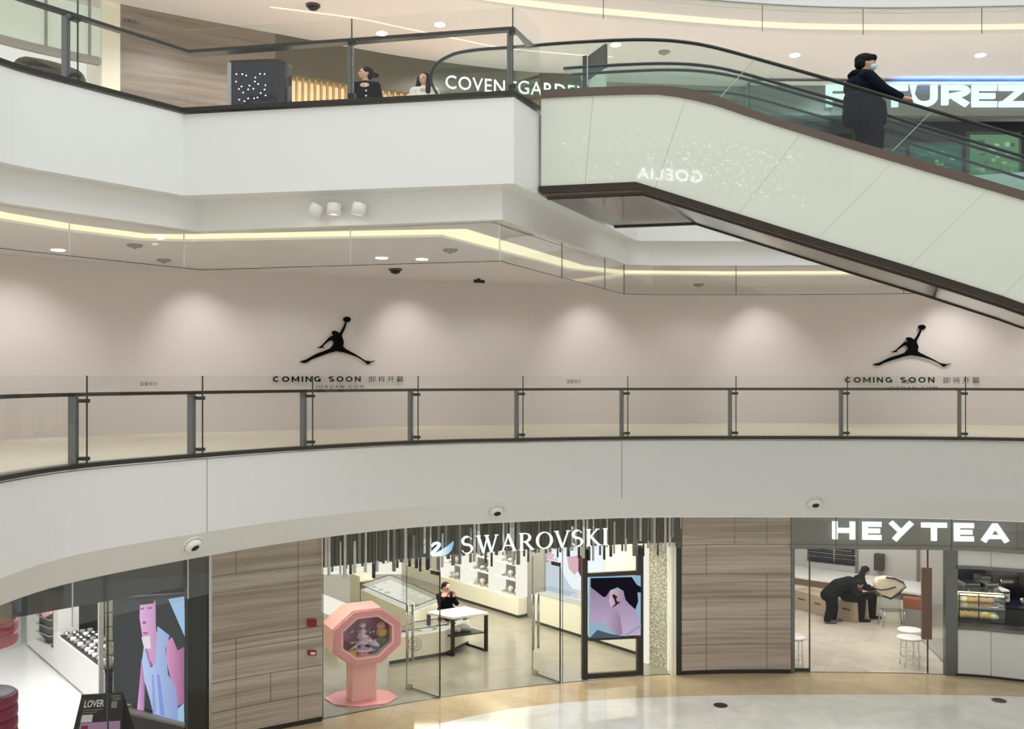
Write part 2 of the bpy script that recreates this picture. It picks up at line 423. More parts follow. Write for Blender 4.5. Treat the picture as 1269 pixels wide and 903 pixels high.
def place_letters(letters, pl, rect, depth, names, m, parent, lift=0.0, joined=False):
    ax = min(v[0] for l in letters for v in l[0]); bx = max(v[0] for l in letters for v in l[0])
    ay = min(v[1] for l in letters for v in l[0]); by = max(v[1] for l in letters for v in l[0])
    x0, y0, x1, y1 = rect; n = Vector((pl[2].x, pl[2].y, 0)); L, R_ = hit(x0, y0, pl), hit(x1, y0, pl); zb = hit(x0, y1, pl).z; zt = L.z
    for vs, fs in letters:
        mb = MB(); k = len(vs)
        for q in (0, 1):
            for v in vs:
                p = L.lerp(R_, (v[0]-ax)/(bx-ax)); p.z = zb+(zt-zb)*(v[1]-ay)/(by-ay); mb.v.append(p+n*(lift+depth*q))
        for f in fs:
            mb.face([k+i for i in f]); mb.face(list(reversed(f)))
            for i in range(4): mb.face((f[i], f[(i+1) % 4], k+f[(i+1) % 4], k+f[i]))
        mb.build(names, m, parent)
def traced(pts, pl, depth, name, m, parent=None, lift=0.0):
    n = Vector((pl[2].x, pl[2].y, 0)); return MB().poly3([hit(x, y, pl)+n*lift for x, y in pts], n*depth).build(name, m, parent)

def blend(name, c0, c1, axis='X', s=1.0, pos=(0, 1)):
    """picture colour running from c0 to c1 across the shape, for the content of displays"""
    m, nt, N, L = nodes(name); e = N.new('ShaderNodeEmission'); o = N.new('ShaderNodeOutputMaterial'); tc = N.new('ShaderNodeTexCoord'); sp = N.new('ShaderNodeSeparateXYZ'); r = N.new('ShaderNodeValToRGB')
    r.color_ramp.elements[0].color = rgba(srgb(*c0)); r.color_ramp.elements[1].color = rgba(srgb(*c1)); r.color_ramp.elements[0].position, r.color_ramp.elements[1].position = pos
    L.new(tc.outputs['Generated'], sp.inputs[0]); L.new(sp.outputs[axis], r.inputs[0]); L.new(r.outputs[0], e.inputs[0]); e.inputs[1].default_value = s; L.new(e.outputs[0], o.inputs[0]); return m
# ------------------------------------------------------------------ plan curves (photo column, depth)
def curve(l, k=6): return catmull([XY(a, b) for a, b in l], k)
EDGE2 = curve([(-160, 10.2), (-80, 11.4), (0, 13.0), (100, 14.8), (250, 16.8), (380, 18.6), (515, 20.2), (645, 21.0), (775, 21.6), (907, 21.75), (1045, 21.7), (1190, 21.4), (1340, 20.6), (1460, 19.6)])
WALLC = curve([(-160, 17.8), (-80, 19.0), (0, 20.5), (145, 22.2), (330, 24.05), (500, 25.9), (640, 27.1), (700, 27.35), (850, 27.8), (940, 27.95), (1100, 27.6), (1269, 26.6), (1400, 25.6), (1500, 24.8)])
WALL3 = curve([(640, 27.1), (700, 27.35), (850, 27.8), (940, 27.95), (1100, 28.0), (1269, 28.0), (1400, 28), (1520, 28)])
SHOP = curve([(-200, 14.2), (-80, 15.3), (0, 16.3), (130, 17.7), (260, 19.3), (398, 20.6), (545, 22.0), (695, 23.04), (845, 23.79), (980, 23.92), (1175, 23.72), (1269, 23.2), (1400, 22.3), (1480, 21.7)])
left3 = curve([(-160, 11.3), (-80, 12.7), (0, 14.1), (100, 15.2), (228, 16.74)], 5)
far3 = curve([(790, 22.3), (900, 22.35), (1050, 22.2), (1200, 21.8), (1340, 21.0), (1460, 20.2)], 5)
C0, C1, C2 = left3[-1], XY(637, 15.7), far3[0]
EDGE3 = left3+[C1]+far3
EDGE4 = curve([(-160, 13.5), (0, 15.0), (300, 17.6), (500, 19.6), (700, 21.2), (880, 22.05), (1050, 22.5), (1269, 22.4), (1400, 22.1), (1460, 21.9)])
COVE2 = [XY(a, b) for a, b in ((-160, 12.6), (-40, 14.6), (0, 15.35), (90, 16.6), (180, 17.7), (228, 17.78), (400, 17.45), (570, 17.15), (720, 22.7), (770, 23.75), (900, 24), (1050, 23.9), (1200, 23.4), (1340, 22.7), (1460, 22))]
COVE4 = curve([(-100, 15.5), (100, 17.4), (300, 19.0), (500, 20.9), (650, 22.05), (800, 22.8), (960, 23.45), (1100, 23.6), (1269, 23.55), (1400, 23.2), (1460, 23)])
v3 = lambda p, z: Vector((p.x, p.y, z))

# ------------------------------------------------------------------ ground floor
def region(name, front, back, z0, z1, m, lbl=None):
    mb = MB(); n = len(front)
    mb.loft([[v3(p, z0) for p in front], [v3(p, z0) for p in back], [v3(p, z1) for p in back], [v3(p, z1) for p in front]])
    return struct(mb.build(name, m), lbl)
big = MB().prism([(-24, -6), (26, -6), (26, 40), (-24, 40)], -.3, 0).build('floor', 'floor'); struct(big)
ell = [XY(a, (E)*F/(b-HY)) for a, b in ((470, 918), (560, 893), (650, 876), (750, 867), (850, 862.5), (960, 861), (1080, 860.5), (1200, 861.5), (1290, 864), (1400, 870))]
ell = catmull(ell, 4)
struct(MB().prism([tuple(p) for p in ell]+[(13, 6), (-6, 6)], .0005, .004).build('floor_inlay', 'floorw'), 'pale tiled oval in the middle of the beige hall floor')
for px, py in ((893, 874), (1238, 868)):
    g = G(px, py); o = thing('floor_uplight', 'round recessed floor light near the %s' % ('jewellery shop doors' if px < 1000 else 'tea shop counter'), 'floor light', (g.x, g.y, 0))
    MB().lathe([(.165, .004), (.165, .012), (.12, .014), (.12, .008)], g, 20).build('ring', 'dsteel', o)
    MB().lathe([(.118, .004), (.10, .0125), (.0, .013)], g, 20).build('lens', 'black', o)

# ------------------------------------------------------------------ first gallery: slab, fascia, ceiling, balustrade
e2b = offset(EDGE2, .16)

def resample(path, n):
    L = [0]
    for a, b in zip(path, path[1:]): L.append(L[-1]+(b-a).length)
    out = []
    for i in range(n):
        t = L[-1]*i/(n-1); j = max(k for k in range(len(L)) if L[k] <= t+1e-9); j = min(j, len(path)-2)
        out.append(path[j]+(path[j+1]-path[j])*((t-L[j])/(L[j+1]-L[j])))
    return out
def slab(name, front, z0, z1, m):
    fr = resample(front, 60); bk = [along(offset(WALLC, 7), CX+F*p.x/p.y) for p in fr]
    return region(name, fr, bk, z0, z1, m)
slab('floor_gallery', offset(EDGE2, .3), F2-.25, F2, 'floor2')
in3 = offset(EDGE2, .34)
struct(MB().loft([[v3(p, F2-.1) for p in EDGE2], [v3(p, F2-.1) for p in offset(EDGE2, .32)], [v3(p, LIP) for p in offset(EDGE2, .4)], [v3(p, LIP) for p in offset(EDGE2, .3)], [v3(p, E-2.8) for p in EDGE2]]).build('trim_1', 'white2'), 'white curved gallery fascia with its slanted lower lip')
def seam(px, path, z0, z1, name='trim_seam', w=.012):
    a = along(path, px); b = along(path, px+2); d = (b-a).normalized(); n = Vector((-d.y, d.x))
    return a, d, n
for i, px in enumerate((256, 770, 1330)):
    a, d, n = seam(px, EDGE2, 0, 0)
    mb = MB().span(a-n*.002, a+d*.018-n*.002, E-2.8, F2-.1, .01)
    q = a-n*.002; r = q+n*.3; mb.hexa([(*q, E-2.8), (*(q+d*.016), E-2.8), (*(q+d*.016+n*.01), E-2.8), (*(q+n*.01), E-2.8)][:4]+[(*q, E-2.79), (*(q+d*.016), E-2.79), (*(q+d*.016+n*.01), E-2.79), (*(q+n*.01), E-2.79)])
    struct(mb.build('trim_%d' % (10+i), 'gap'))
slab('ceiling', offset(EDGE2, .45), LIP+.02, LIP+.2, 'ceil')
# thin warm light line where the soffit meets the shopfronts
o = MB().wall(offset(EDGE2, .47), LIP-.03, LIP+.015, .05).build('light_strip', 'coveup'); tag(o, 'thin warm light line along the underside of the first gallery', 'light strip')

t = thing('smoke_curtain', 'frameless glass smoke curtain hanging under the first gallery lip', 'smoke curtain', (*along(EDGE2, 640), LIP))
sm1 = offset(EDGE2, .36)
js = [-140, 90, 233, 430, 640, 845, 1036, 1179, 1420]
for a, b in zip(js, js[1:]):
    s = sub(sm1, a, b); s[0] = s[0]+(s[1]-s[0]).normalized()*.006
    g = MB().wall(s, 3.55, LIP+.01, .012).build('glass_panel', 'smoke', t); p0 = s[0]; d0 = (s[1]-s[0]).normalized(); n0 = Vector((-d0.y, d0.x))
    MB().hexa([(*(p0+n0*u+d0*w), zz) for zz in (3.55, LIP) for u, w in ((-.002, -.012), (-.002, .004), (.013, .004), (.013, -.012))]).build('edge', 'glasslight' if a < 300 else 'glassedge', g)
def balustrade(path_pts, z, posts, label, h=1.4, hr=1.1, clampside=1, jointdx=5, name='balustrade', glass_off=-.02, post_n=None, deepen=1, ends=None):
    """posts: list of photo columns; glass panels run between the joints"""
    c = along(path_pts, posts[0]); t = thing(name, label, 'balustrade', (c.x, c.y, z))
    lo, hi = ends or (posts[0]-60, posts[-1]+90)
    seg = sub(path_pts, lo, hi); bk = offset(seg, .0)
    MB().wall(offset(seg, -.035), z-.065, z+.008, .15).build('base_channel', 'dsteel', t)
    MB().wall(offset(seg, .1), z+hr-.03, z+hr+.03, .12).build('handrail', 'dbrown', t)
    js = [lo]
    for px in posts:
        a = along(path_pts, px); b = along(path_pts, px+3); d = (b-a).normalized(); n = Vector((-d.y, d.x))
        j = a+d*.09; js.append(CX+F*j.x/j.y)
        p = MB().hexa([(*(a+n*u+d*w), zz) for zz in (z, z+hr-.02) for u, w in ((.1, -.03), (.1, .03), (.27, .03), (.27, -.03))]).build('post', 'poststeel', t)
        MB().hexa([(*(a+n*u+d*w), zz) for zz in (z+.04, z+hr-.06) for u, w in ((.085, -.022), (.085, .022), (.1, .022), (.1, -.022))]).build('post_face', 'steel', p)
        for zz in (z+.08, z+hr-.1):
            q = j+n*.02
            MB().hexa([(*(q+n*u+d*w), zz+s) for s in (-.03, .03) for u, w in ((-.05, -.07), (-.05, .05), (.07, .05), (.07, -.07))]).build('clamp', 'dsteel', p)
    js.append(hi)
    for a, b in zip(js, js[1:]):
        s = sub(path_pts, a, b)
        if (s[1]-s[0]).length < .012: s = [s[0]]+s[2:] if len(s) > 2 else s
        d0 = (s[1]-s[0]).normalized(); s[0] = s[0]+d0*.008
        g = MB().wall(offset(s, glass_off), z-.02, z+h, .014).build('glass_panel', 'glass', t)
        if a != lo:
            p0 = offset(s, glass_off)[0]; n0 = Vector((-d0.y, d0.x))
            MB().hexa([(*(p0+n0*u+d0*w), zz) for zz in (z-.01, z+h) for u, w in ((-.004, -.016), (-.004, .004), (.018, .004), (.018, -.016))]).build('edge', 'glassedge', g)
    return t
balustrade(EDGE2, F2, [101, 245, 382, 513, 643, 773, 907, 1045, 1191], 'long curved glass balustrade with dark handrail along the first gallery', ends=(-140, 1440))

# ------------------------------------------------------------------ hoarding wall on the first gallery
struct(MB().wall(WALLC, F2-.05, CE2+.05, .2).build('wall_back', 'hoard'), 'pale pinkish hoarding wall curving behind the first gallery')
struct(MB().wall(offset(WALLC, -.015), F2, F2+.08, .014).build('baseboard_back', 'hoard'))

# ------------------------------------------------------------------ upper gallery slab with fascia, recess and smoke curtain
fr3 = []
for a, b in zip(EDGE3, EDGE3[1:]):
    n = max(1, int((b-a).length/.6)); fr3 += [a+(b-a)*i/n for i in range(n)]
fr3.append(EDGE3[-1])
def slab3(name, off, z0, z1, m, base=None):
    fr = offset(EDGE3, off) if base is None else base; mb = MB()
    bk = [along(offset(WALLC, 7), CX+F*p.x/p.y) for p in fr]
    # back line must run forwards; clamp the columns so the slab stays one sheet
    px = -1e9; out = []
    for p in fr:
        c = max(px, CX+F*p.x/p.y); px = c; out.append(along(offset(WALLC, 7), c))
    mb.loft([[v3(p, z0) for p in fr], [v3(p, z0) for p in out], [v3(p, z1) for p in out], [v3(p, z1) for p in fr]])
    return struct(mb.build(name, m))
fas = offset(EDGE3, .3)
struct(MB().wall(EDGE3, E+3.25, F3-.1, .3).build('trim_2', 'white'), 'white fascia of the upper gallery')
struct(MB().wall(offset(EDGE3, .28), CE2-.0, E+3.27, .25).build('trim_3', 'white2'), 'recessed lower band of the upper gallery fascia')
slab3('floor_upper', .3, F3-.3, F3-.1, 'floor2')
slab3('ceiling_gallery', .5, CE2, CE2+.2, 'ceil')
def ribbon(path, z, w, t, m, name):
    q = offset(path, w)
    return MB().loft([[v3(p, z) for p in path], [v3(p, z) for p in q], [v3(p, z+t) for p in q], [v3(p, z+t) for p in path]]).build(name, m)
o = ribbon(offset(COVE2, -.1), CE2-.03, .42, .028, 'cove', 'light_strip'); tag(o, 'warm glowing light strip in the ceiling above the first gallery', 'light strip')
struct(MB().wall(offset(COVE2, .32), CE2-.075, CE2-.001, .3).build('trim_4', 'ceil'))
# smoke curtain glass
sm = offset(EDGE3, .34)
t = thing('smoke_curtain', 'frameless glass smoke curtain hanging below the upper gallery edge', 'smoke curtain', (sm[10].x, sm[10].y, CE2))
js = [-140, 86, 228, 434, 619]
pts = [along(sm, p) for p in js]
seg = [sub(sm, a, b) for a, b in zip(js, js[1:])]
D1 = sm[[i for i, p in enumerate(EDGE3) if p is C1][0]]; D2 = sm[[i for i, p in enumerate(EDGE3) if p is C2][0]]
seg[3] = [seg[3][0], D1]
dd = (D2-D1)
seg += [[D1, D1+dd*.42], [D1+dd*.42, D1+dd*.8], [D1+dd*.8, D2]]
i2 = [i for i, p in enumerate(EDGE3) if p is C2][0]
fr_ = sm[i2:]
seg += [[D2]+[p for p in fr_ if D2.x/D2.y+.001 < p.x/p.y < (912-CX)/F]+[along(fr_, 912)], sub(fr_, 912, 1120), sub(fr_, 1120, 1400)]
for s in seg:
    s = [Vector(p) for p in s]; s[0] = s[0]+(s[1]-s[0]).normalized()*.006
    g = MB().wall(s, E+2.0, CE2+.01, .012).build('glass_panel', 'smoke', t)
    d0 = (s[1]-s[0]).normalized(); n0 = Vector((-d0.y, d0.x)); p0 = s[0]
    MB().hexa([(*(p0+n0*u+d0*w), zz) for zz in (E+2.0, CE2) for u, w in ((-.002, -.012), (-.002, .004), (.013, .004), (.013, -.012))]).build('edge', 'glasslight' if s[0].y < 17.3 else 'glassedge', g)
    MB().wall(offset(s, -.001), E+1.99, E+2.003, .014).build('lower_edge', 'glassedge', g)

# upper balustrade (curved run and straight bridge run)
main3 = left3+[C1, XY(668, 16.62)]
balustrade(main3, F3, [89, 430, 629], 'glass balustrade of the upper gallery running round the bridge landing to the escalator', ends=(-140, 667.5))

# ------------------------------------------------------------------ upper gallery ceiling, fourth slab edge, back walls
e4 = resample(EDGE4, 50); bk4 = [along(offset(WALLC, 11), CX+F*p.x/p.y) for p in e4]
region('ceiling_upper', offset(e4, .3), bk4, CE3, CE3+.2, 'ceil')
struct(MB().wall(EDGE4, CE3, CE3+2.2, .28).build('trim_5', 'white'), 'white slab edge above the upper gallery')
struct(MB().wall(offset(EDGE4, -.003), CE3+.0, CE3+.03, .02).build('trim_6', 'gap'))
t = thing('smoke_curtain', 'frameless glass smoke curtain hanging below the topmost slab edge', 'smoke curtain', (EDGE4[20].x, EDGE4[20].y, CE3))
for a, b in ((560, 748), (748, 945), (945, 1070), (1070, 1217), (1217, 1400)):
    s = sub(offset(EDGE4, .05), a, b); g = MB().wall(s, CE3-.62, CE3+.01, .012).build('glass_panel', 'smoke', t)
    p0 = s[0]; d0 = (s[1]-s[0]).normalized(); n0 = Vector((-d0.y, d0.x))
    MB().hexa([(*(p0+n0*u+d0*w), zz) for zz in (CE3-.62, CE3) for u, w in ((-.002, -.01), (-.002, .004), (.013, .004), (.013, -.01))]).build('edge', 'glassedge', g)
o = ribbon(offset(COVE4, -.06), CE3-.03, .3, .028, 'coveup', 'light_strip'); tag(o, 'warm glowing light strip in the ceiling above the upper gallery', 'light strip')
struct(MB().wall(offset(COVE4, .24), CE3-.09, CE3-.001, .25).build('trim_7', 'ceil'))
inner = [CEIL(a, b, CE3).xy for a, b in ((335, 8), (437, 21), (480, 29.5), (520, 38), (570, 48), (620, 58), (700, 66), (760, 70))]
inner = catmull(inner, 4)
o = ribbon(inner, CE3-.012, .05, .01, mat('fine_line', srgb(240,232,215), .5, emit=(1,.95,.85), es=.55), 'light_strip'); tag(o, 'hair-thin light line crossing the upper gallery ceiling', 'light strip')
# veined stone wall of the upper gallery, between the bright shop and the slatted shop
struct(MB().wall(sub(WALLC, 147, 341), F3-.1, CE3, .3).build('wall_upper_stone', 'stone_up'), 'veined grey-brown stone wall of the upper gallery')
for z in (F3+2.72,):
    pass
struct(MB().wall(offset(sub(WALLC, 341, 720), .0), F3+3.1, CE3, .3).build('wall_upper_fascia', 'olive'), 'dark olive shop fascia of the upper gallery')
struct(MB().wall(offset(sub(WALLC, 700, 930), .6), F3-.1, CE3, .3).build('wall_upper_back', 'grey'))
struct(MB().wall(offset(sub(WALLC, 340, 720), 2.6), F3-.1, CE3, .2).build('wall_upper_shop', 'cream'))
struct(MB().wall(sub(WALL3, 930, 1480), F3+3.03, CE3-.02, .3).build('wall_upper_sign', 'sgrey'), 'grey sign band of the game hall')
struct(MB().wall(offset(sub(WALL3, 930, 1480), 4.5), F3-.1, CE3, .2).build('wall_upper_hall', mat('hall_dark', srgb(34, 36, 46), .5)))
struct(MB().wall(offset(sub(WALL3, 930, 1480), -.22), CE3-.16, CE3-.10, .21).build('trim_8', 'white2'))
# frames of the slatted shop window
a0 = WALLC
pl = plane(along(WALLC, 345), along(WALLC, 640), 0)
t = thing('slat_screen', 'warm lit screen of upright wooden slats under the dark olive fascia', 'slat screen', (*along(WALLC, 390), F3-.1))
s = sub(WALLC, 350, 560)
MB().wall(offset(s, .35), F3-.1, F3+3.05, .05).build('backing', mat('slat_backing', srgb(250, 226, 170), .6, emit=(1, .82, .5), es=.75), t)
px = 352
while px < 556:
    a = along(WALLC, px); b = along(WALLC, px+2.4)
    MB().span(a+(b-a)*0, b, F3-.1, F3+3.05, .1).build('slat', 'wood', t); px += 7.6
# ------------------------------------------------------------------ bright shop at the far end of the upper gallery
plL = plane(along(WALLC, -140), along(WALLC, 147), 0)
struct(MB().wall(offset(sub(WALLC, -160, 147), 3.4), F3-.1, CE3+.1, .2).build('wall_upper_left', 'wlit'), 'bright white self-glowing back wall of the upper gallery shop')
struct(MB().span(along(WALLC, 142), along(WALLC, 149), F3-.1, CE3, 3.2).build('wall_upper_side', 'cream'))
t = thing('shop_window', 'tall glazed shopfront with white frame on the upper gallery', 'shop window', (*along(WALLC, 60), F3-.1))
MB().wall(sub(WALLC, -150, 124), F3+2.55, F3+2.72, .16).build('transom', 'grey', t)
MB().span(along(WALLC, 126), along(WALLC, 143), F3-.1, CE3, .2).build('jamb', 'cream', t)
for px in (56, 110): MB().span(along(WALLC, px), along(WALLC, px+3), F3+2.7, CE3, .1).build('mullion', 'grey', t)
MB().wall(offset(sub(WALLC, -150, 126), .05), F3+2.7, CE3-.2, .02).build('frosted_pane', mat('frosted_green', srgb(196, 208, 196), .3, emit=(.8, .9, .8), es=.25), t)
MB().wall(offset(sub(WALLC, -150, 126), .05), F3-.1, F3+2.56, .014).build('glass_pane', 'shopglass', t)

# ------------------------------------------------------------------ Piers of the ground floor
def stone_pier(name, a, b, joints_h, joints_v, lbl):
    s = sub(SHOP, a, b); struct(MB().wall(s, 0, LIP+.05, .6).build(name, 'stone'), lbl)
    f = offset(s, -.003)
    mb = MB()
    for z in joints_h: mb.wall(f, z-.006, z+.006, .004)
    for px, z0, z1 in joints_v:
        p = along(f, px); q = along(f, px+1); d = (q-p).normalized(); mb.span(p, p+d*.012, z0, z1, .004)
    struct(mb.build('trim_joint', 'joint'))
    struct(MB().wall(offset(s, -.02), 0, .1, .019).build('baseboard_'+name.split('_')[1], 'dsteel'))
stone_pier('wall_left', 262, 399, (.62, 1.24, 1.86, 2.1, 3.45), ((292, 0, 2.1), (369, 0, 4.2), (292, 3.45, 4.2), (335, .62, 1.24)), 'veined grey-brown stone pier between the cosmetics shop and the jewellery shop')
stone_pier('wall_right', 845, 980, (.75, 1.4, 1.95, 2.55, 3.3), ((875, 0, 1.95), (950, 0, 2.55), (875, 2.55, 3.3), (910, 3.3, 4.2), (950, 3.3, 4.2)), 'veined grey-brown stone pier between the jewellery shop and the tea shop')
# ------------------------------------------------------------------ escalators
eA = Vector((.51, 16.64)); eD = Vector((1, -.176)).normalized(); eN = Vector((eD.y, -eD.x))
OFF = Vector((.5, 1.0))                                   # plan direction across the escalators, per metre of depth
def eplane(dep): return (eA+OFF*dep, eD, eN)
PL0 = eplane(0)
top_px = [(670, 112), (700, 110.3), (740, 108.3), (788, 107), (815, 106.8), (844, 108.5), (866, 113), (890, 120), (925, 133.5), (960, 146.5), (1050, 172.5), (1150, 201.5), (1269, 237), (1420, 283), (1720, 376)]
bot_px = [(670, 122), (700, 120.3), (740, 118.4), (788, 117), (815, 117), (839, 120), (862, 124.5), (888, 131), (922, 142.5), (957, 154), (1048, 182.5), (1150, 213), (1269, 248), (1420, 294), (1720, 387)]
und_px = [(668, 231), (788, 225.5), (960, 279), (1013, 295.5), (1127, 330), (1243, 367), (1269, 376.5), (1420, 424), (1720, 518)]
hT = [hit(x, y, PL0) for x, y in top_px]; hB = [hit(x, y, PL0) for x, y in bot_px]; hU = [hit(x, y, PL0) for x, y in und_px]
def sh(pts, dep, dz=0.0): return [Vector((p.x+OFF.x*dep, p.y+OFF.y*dep, p.z+dz)) for p in pts]
def zat(pts, x):
    for a, b in zip(pts, pts[1:]):
        if a.x <= x <= b.x: return a.z+(b.z-a.z)*(x-a.x)/(b.x-a.x)
    return pts[0].z if x < pts[0].x else pts[-1].z
esc = thing('escalator', 'escalator with white glossy side cladding and bronze trim carrying the man in dark coat', 'escalator', hU[0])
n3 = Vector((eN.x, eN.y, 0))
# cladding panels split at their slanted seams
cuts_t = [670.5, 770, 870, 990, 1107, 1224, 1340, 1420]; cuts_b = [670.5, 700, 800, 905, 1013, 1127, 1242, 1420]
def yon(pts, x):
    for a, b in zip(pts, pts[1:]):
        if a[0] <= x <= b[0]: return a[1]+(b[1]-a[1])*(x-a[0])/(b[0]-a[0])
    return pts[-1][1]
cuts_b[0] = 670.5
cuts_b = [670.5, 725, 812, 915, 1013, 1127.5, 1242, 1358, 1475, 1600, 1720]
cuts_t = [670.5, 735, 850, 993, 1107, 1224, 1340, 1456, 1573, 1690, 1720]
for a, b, c, d in zip(cuts_t, cuts_t[1:], cuts_b, cuts_b[1:]):
    top = [(a+.15, yon(bot_px, a))]+[p for p in bot_px if a < p[0] < b]+[(b-.15, yon(bot_px, b))]
    low = [(d-.15, yon(und_px, d))]+[p for p in reversed(und_px) if c < p[0] < d]+[(c+.15, yon(und_px, c))]
    traced(top+low, PL0, -.06, 'cladding_panel', 'escal', esc)
MB().poly3([hit(x, y, eplane(0)) for x, y in bot_px]+[hit(x, y, eplane(0)) for x, y in reversed(und_px)], -n3*.02).build('seam_backing', mat('pale_joint', srgb(172, 174, 166), .6), esc).location = -n3*.065
def beam(pts, dep0, dep1, zt, zb, name, m, parent, lift=0.0):
    a = sh(pts, dep0); b = sh(pts, dep1)
    a = [p+n3*lift for p in a]
    return MB().loft([[p+Vector((0, 0, zb)) for p in a], [p+Vector((0, 0, zb)) for p in b], [p+Vector((0, 0, zt)) for p in b], [p+Vector((0, 0, zt)) for p in a]]).build(name, m, parent)
a = [p+n3*.03 for p in hT]; bq = [p+n3*.03 for p in hB]; 
MB().loft([bq, sh(hB, .22), sh(hT, .22), a]).build('deck_trim', 'brown', esc)
beam(hU, 0, .1, 0, -.10, 'lower_trim', 'dbrown', esc, .03)
beam(hU, .1, .3, -.06, -.12, 'lower_gap', 'brown', esc)
beam(hU, .3, 3.5, -.10, -.16, 'soffit', 'soff', esc)
beam([hU[i] for i in range(len(hU))], .31, .34, -.155, -.175, 'soffit_seam', 'black', esc)
beam([hU[i] for i in range(len(hU))], 3.42, 3.5, -.09, -.19, 'far_edge', 'dbrown', esc)
rail1 = [(541.5, 116), (535.5, 104), (534.5, 92), (539, 82), (547.5, 74.5), (558, 69), (570, 65), (596, 61.3), (622, 59.5), (660, 56.5), (700, 53.3), (760, 50), (800, 49.2), (838, 51), (880, 57.5), (940, 73.5), (1049, 104.5), (1133, 130), (1269, 170.5), (1420, 215), (1720, 304)]
R1 = [hit(x, y, eplane(.12)) for x, y in rail1]
def smooth3(pts, k=4):
    q = [2*pts[0]-pts[1]]+pts+[2*pts[-1]-pts[-2]]; out = []
    for i in range(1, len(q)-2):
        for j in range(k):
            t = j/k; a, b, c, d = q[i-1:i+3]
            out.append(.5*((2*b)+(c-a)*t+(2*a-5*b+4*c-d)*t*t+(3*b-a-3*c+d)*t**3))
    return out+[pts[-1]]
R1 = smooth3(R1)
def handrail(path, parent, name='handrail'):
    pr = MB(); w, h = .05, .028
    rows = []
    for k in range(8):
        a = 2*PI*k/8; rows.append([p+Vector((eN.x, eN.y, 0))*math.cos(a)*w+Vector((0, 0, 1))*math.sin(a)*h for p in path])
    # thickness follows the path normal on the curved newel
    pr.smooth = True
    out = [[] for _ in range(8)]
    for i, p in enumerate(path):
        t = (path[min(len(path)-1, i+1)]-path[max(0, i-1)]).normalized(); nn = n3.cross(t).normalized()
        for k in range(8):
            a = 2*PI*k/8; out[k].append(p+n3*math.cos(a)*w+nn*math.sin(a)*h)
    pr.loft(out); return pr.build(name, 'rubber', parent)
def glasswall(path, low, parent, dep, m='eglass', skip=0, joints=()):
    """glass between a handrail path and the deck line"""
    mb = MB(); P0 = path[skip:]
    lo = [Vector((p.x, p.y, min(p.z-.02, zat(low, p.x)-.02))) for p in P0]
    d = n3*.012
    mb.loft([[p for p in lo], [p for p in P0], [p-d for p in P0], [p-d for p in lo]])
    g = mb.build('glass_side', m, parent)
    return g
lowA = [hit(x, y, PL0) for x, y in [(520, 124), (600, 118)]]+hT
start = min(range(len(R1)), key=lambda i: R1[i].x)
g = glasswall(R1, sh(lowA, .12), esc, .12, skip=start)
for (x0, y0), (x1, y1) in (((935, 74), (893, 120)), ((1154, 139), (1106, 187)), ((1330, 190), (1283, 240)), ((728, 53), (728, 107))):
    p = hit(x0, y0, eplane(.12)); q = hit(x1, y1, eplane(.12)); s = Vector((.006, 0, 0))
    MB().poly3([p-s+n3*.014, p+s+n3*.014, q+s+n3*.014, q-s+n3*.014], -n3*.03).build('glass_joint', 'glasslight', g)
handrail(R1, esc)
base2 = [p for p in R1 if p.x > R1[0].x+1.65]
R2 = sh(base2, 1.25); handrail(R2, esc); glasswall(R2, sh(hT, 1.37), esc, 1.37)
def steps(dep0, dep1, parent):
    mb = MB(); x = hT[0].x+.3; tread = .5
    while x < hT[-1].x-.6:
        z = min(zat(hT, x), zat(hT, x+tread))-.13
        q = [Vector((x, eA.y+eD.y/eD.x*(x-eA.x))), Vector((x+tread+.02, eA.y+eD.y/eD.x*(x+tread-eA.x)))]
        c = [q[0]+OFF*dep0, q[1]+OFF*dep0, q[1]+OFF*dep1, q[0]+OFF*dep1]
        mb.hexa([(*p, z-.3) for p in c]+[(*p, z) for p in c]); x += tread
    o = mb.build('steps', 'dsteel', parent); return o
steps(.26, 1.2, esc)
beam(hT, 1.22, 1.5, 0, -.1, 'inner_deck', 'steel', esc)
esc2 = thing('escalator', 'second escalator running side by side behind the cladded one, empty', 'escalator', sh(hU, 1.7)[0])
beam(hT, 1.55, 1.85, -.005, -.1, 'inner_deck', 'steel', esc2)
steps(1.87, 2.9, esc2)
beam(hT, 2.92, 3.4, 0, -.12, 'far_deck', 'brown', esc2)
R3 = sh(base2, 1.62); handrail(R3, esc2); glasswall(R3, sh(hT, 1.74), esc2, 1.74)
R4 = sh(base2, 2.95); handrail(R4, esc2); glasswall(R4, sh(hT, 3.07), esc2, 3.07)
u2 = [p for p in hU]
MB().loft([[p+Vector((0, 0, -.08)) for p in sh(u2, 3.42)], [p+Vector((0, 0, -.08)) for p in sh(u2, 3.48)], [Vector((p.x, p.y, zat(sh(hB, 3.48), p.x)-.03)) for p in sh(u2, 3.48)], [Vector((p.x, p.y, zat(sh(hB, 3.42), p.x)-.03)) for p in sh(u2, 3.42)]]).build('far_cladding', 'white', esc2)

